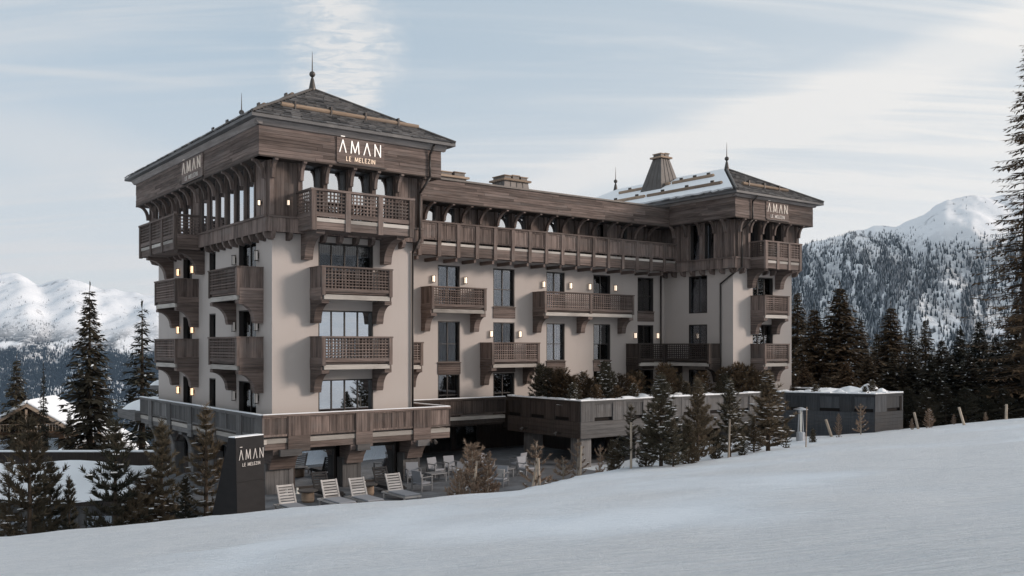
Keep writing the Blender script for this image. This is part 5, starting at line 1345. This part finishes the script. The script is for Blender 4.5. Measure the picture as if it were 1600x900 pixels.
# dry staked pines in front of the terrace
for px, Y, top, k, lb, ws in ((738, 35.2, 697, 'dry_a', 'wide dry reddish brown pine bush before the terrace armchairs', 1.0), (762, 35.0, 712, 'dry_a', 'dry brown pine bush leaning on the wide dry bush', .7), (838, 34.2, 690, 'dry_b', 'dry topknot pine tied to two pale stakes on the snow bank', 1.0), (903, 37.2, 687, 'dry_b', 'dry pine tied to a pale stake before the podium corner', .9),
                              (718, 34.6, 735, 'dry_a', 'low dry brown twigs at the edge of the terrace', .8), (880, 38, 715, 'dry_b', 'low dry twiggy pine lying along the snow bank', 1.5), (938, 40.5, 697, 'dry_b', 'small dry sapling in the shade of the podium corner', .7)):
    tree_px('dry_pine', k, px, Y, top, lb, 'dry young pines on the snow bank', ws, 2.2)
for px, px2, Y, y0, y1, lb in ((738, 745, 34.9, 775, 720, 'pale stake leaning through the wide dry pine bush'), (832, 840, 34.0, 752, 720, 'pale stake beside the topknot pine, left of two'), (843, 841, 33.9, 752, 716, 'pale stake beside the topknot pine, right of two'), (906, 908, 36.9, 745, 697, 'pale stake holding the dry pine before the podium corner'),
                               (1138, 1140, 40, 716, 655, 'pale stake holding the snowy pine right of the podium pines'), (986, 986, 37.8, 727, 660, 'pale stake tied to the narrow snowy pine at the podium corner')):
    a = Vector((px_pt(px, Y), Y, EYE - (y0 - 540) / 1445 * Y - .25)); b_ = Vector((px_pt(px2, Y), Y, EYE - (y1 - 540) / 1445 * Y))
    st = MB().tube(a, b_, .05, .045, 7).build('tree_stake', 'stake_wood'); tag(st, lb, 'stake', 'tree stakes on the snow bank')
# snowy pines before the podium
for px, Y, top, k, lb, ws in ((986, 38.2, 632, 'pine_d', 'narrow snowy pine with bare stem at the podium corner', 1.05), (1033, 37.5, 585, 'pine_g', 'tall brownish pine right of the podium corner', 1.2), (1052, 36.2, 655, 'pine_g', 'dense low dark pine in front of the tall brownish pine', 1.25), (1090, 39, 592, 'pine_g', 'tall snowy pine at the middle of the grey podium', 1.05),
                              (1076, 37.6, 668, 'shrub_b', 'low snow speckled shrub between the podium pines', .9), (1140, 40.8, 592, 'pine_g', 'staked snowy pine near the middle of the grey podium', 1.05), (1118, 40, 680, 'shrub_b', 'low dark shrub at the foot of the staked snowy pine', .9), (1200, 43.5, 580, 'pine_g', 'wide sparse pine at the dark end of the grey podium', 1.45), (1178, 42.5, 650, 'pine_g', 'young pine left of the wide sparse pine', 1.2),
                              (1228, 45.5, 655, 'pine_b', 'small pine right of the wide sparse pine', 1.0), (1345, 54, 632, 'dry_b', 'thin sapling standing alone before the dark podium end', .9), (1310, 53, 648, 'dry_a', 'small dry twigs beside the pale leaning stake', .55), (1452, 56, 640, 'dry_a', 'dry twiggy bush at the snow edge below the forest', .9), (1270, 49.5, 672, 'shrub_b', 'low shrub at the foot of the patio heater', .8), (960, 39.5, 690, 'shrub_b', 'snowy shrub left of the narrow snowy pine', .9), (1010, 38.4, 672, 'shrub_b', 'snowy shrub right of the narrow snowy pine', .8),
                              (1160, 41.6, 690, 'shrub_b', 'snow covered low shrub beside the staked snowy pine', 1.1), (1425, 55, 655, 'dry_a', 'dry broken twigs by the pale leaning stake', .6), (1490, 57, 648, 'dry_a', 'low dry bush between the two fence stakes', .7), (1540, 58, 645, 'dry_a', 'low dry bush beside the upright fence stake', .7)):
    H = {'shrub': 1.8, 'dry_a': 2.2, 'dry_b': 2.2}.get(k if k.startswith('dry') else k.split('_')[0], 4.5)
    tree_px('pine_tree' if H > 2 else 'shrub', k, px, Y, top, lb, 'pines and shrubs on the bank before the podium', ws, H, cat='tree' if H == 4.5 else 'shrub')
# planter shrubs on the podium
PL_ = [(17.3, -.2, .9, 'b'), (18.1, .8, 1.2, 'a'), (18.9, -.3, .8, 'a'), (19.6, 1.6, 1.3, 'b'), (20.4, -.4, .75, 'a'), (21.0, 1.2, 1.7, 'b'), (21.8, -.3, .8, 'b'), (22.6, .6, 1.05, 'a'), (23.4, -.4, .7, 'b'), (24.0, 1.5, 1.2, 'b'), (24.7, -.2, .8, 'b'), (25.4, .6, 1.6, 'a'), (26.3, -.3, .8, 'b'), (27.0, 1.0, 1.1, 'b'), (27.8, -.3, .7, 'b'), (28.5, .4, .9, 'a'), (29.4, -.2, .8, 'b'), (30.2, .0, 1.1, 'b'), (31.0, -.5, 1.6, 'a'), (31.8, -.5, 1.5, 'a'), (32.6, -.7, 1.1, 'b'), (33.6, -.9, .7, 'b'), (34.9, -3.4, .6, 'b'), (36.6, -5.8, .55, 'b'), (37.6, -5.7, .8, 'b'), (35.6, -1.2, .5, 'a'), (36.9, -2.2, .5, 'b'), (16.95 + .6, 2.2, 1.5, 'b'), (17.7, 3.2, 1.6, 'b'), (18.2, 2.0, 1.5, 'a'), (17.5, 1.2, 1.4, 'a'), (17.6, .4, 1.2, 'a'), (19.2, .6, 1.1, 'a'), (22.0, .9, 1.2, 'a'), (23.2, 1.0, 1.3, 'a'), (26.0, .9, 1.3, 'a'), (29.0, .8, 1.2, 'a'), (30.6, .3, 1.4, 'a'), (32.2, -.9, 1.2, 'a')]
for i, (u_, v_, h_, k) in enumerate(PL_):
    p = W(u_, v_, 3.2); near = 'left end' if u_ < 19 else ('corner block' if u_ > 33.2 else ('far tower end' if u_ > 29.5 else 'middle'))
    tree('planter_shrub', 'shrub_' + k, p.x, p.y, p.z, h_ * 1.3 / 1.8, ('brown' if k == 'a' else 'dark green') + f' dwarf pine in the snowy podium planter, {near}', f'planter shrubs {near} {k}', 1.0, cat='shrub')
# forest right of the hotel
fr_rng = random.Random(5)
FT = [(1246, 80, 455, 'spruce_d', 1.1, 'olive spruce whose crown touches the far tower wall'), (1272, 74, 478, 'spruce_c', 1.25, 'sunlit brown spruce between the far tower and the tallest brown spruce'), (1312, 74, 444, 'spruce_c', 1.5, 'tallest and broadest sunlit brown spruce beside the far tower'), (1345, 82, 498, 'spruce_d', 1.2, 'olive spruce tucked behind the broadest brown spruce'),
      (1392, 76, 476, 'spruce_c', 1.35, 'pointed brown spruce standing apart before the forested mountain'), (1370, 86, 520, 'spruce_d', 1.2, 'lower olive spruce in the gap between two brown spruces'), (1424, 84, 512, 'spruce_d', 1.2, 'olive spruce behind the pointed brown spruce'), (1446, 78, 498, 'spruce_d', 1.1, 'slim olive spruce before the mountain chutes'), (1472, 72, 530, 'spruce_e', 1.4, None), (1500, 78, 512, 'spruce_e', 1.2, None), (1530, 74, 500, 'spruce_e', 1.2, None), (1556, 70, 524, 'spruce_e', 1.3, None), (1588, 70, 468, 'spruce_d', 1.4, 'olive spruce at the foot of the very tall sparse spruce'),
      (1288, 66, 580, 'spruce_c', 1.7, None), (1322, 66, 562, 'spruce_c', 1.7, None), (1356, 67, 552, 'spruce_c', 1.6, None), (1258, 67, 570, 'spruce_c', 1.7, None), (1395, 66, 548, 'spruce_d', 1.8, 'broad low olive spruce just behind the dark podium end'), (1425, 66, 552, 'spruce_e', 1.8, None), (1455, 64, 556, 'spruce_e', 1.8, None), (1484, 65, 556, 'spruce_e', 1.8, None), (1515, 64, 552, 'spruce_e', 1.8, None), (1545, 65, 560, 'spruce_e', 1.8, None), (1575, 64, 552, 'spruce_e', 1.8, None), (1600, 63, 556, 'spruce_e', 1.8, None), (1418, 61, 606, 'pine_c', 1.5, None), (1448, 60, 610, 'pine_c', 1.6, None), (1478, 60.5, 604, 'pine_c', 1.6, None), (1508, 60, 606, 'pine_c', 1.6, None), (1538, 61, 604, 'pine_c', 1.6, None), (1568, 61, 606, 'pine_c', 1.6, None), (1595, 62, 600, 'pine_c', 1.6, None), (1625, 64, 540, 'spruce_e', 1.5, None), (1655, 66, 520, 'spruce_d', 1.5, 'olive spruce beyond the very tall sparse spruce')]
for (px, Y, top, k, ws, own) in FT:
    lb = own or {'spruce_c': 'low sunlit brown spruce at the forest foot behind the podium end', 'spruce_e': 'dark spruce in the shaded forest edge above the open snow', 'pine_c': 'low dark pine at the foot of the shaded forest edge'}[k]
    tree_px('spruce_tree' if k[0] == 's' else 'pine_tree', k, px, Y, top, lb, 'forest trees right of the hotel' if own else 'forest ' + k.replace('_', ' '), ws * (.88 if k[0] == 's' else 1.0), 16.0 if k[0] == 's' else 4.5)
tree_px('spruce_tree', 'spruce_edge', 1606, 62, 62, 'very tall sparse spruce towering over the forest edge by the open snow', None, 1.15, 26.0)
# uphill behind the viewpoint, seen mirrored in the windows
for i, (x, y, h_) in enumerate(((66, -14, 15), (74, -22, 17), (82, -10, 16), (58, -26, 13), (90, -30, 19), (70, -36, 16), (100, -18, 18), (48, -20, 6), (40, -8, 5), (110, -40, 20), (95, -2, 16))):
    tree('spruce_tree', ('spruce_a', 'spruce_d')[i % 2], x, y, gz(x, y) - .2, h_ / 16, 'spruce on the upper piste edge mirrored in the front windows', 'spruces mirrored in the windows')

# ------------------------------------------------------------------ haze
m = bpy.data.materials.new('haze_air'); m.use_nodes = True; nt = m.node_tree; nt.nodes.clear()
pv = node(nt, 'ShaderNodeVolumePrincipled'); pv.inputs['Color'].default_value = (.50, .72, 1.0, 1); pv.inputs['Density'].default_value = 2.2e-5; pv.inputs['Anisotropy'].default_value = .2
o = node(nt, 'ShaderNodeOutputMaterial'); nt.links.new(pv.outputs[0], o.inputs['Volume']); M['haze_air'] = m
hz = MB().box(WORLD, -6500, 6500, -900, 1000, -8200, 400).build('haze', 'haze_air'); hz['kind'] = 'stuff'; tag(hz, 'thin blue winter haze hanging over the valley', 'haze')
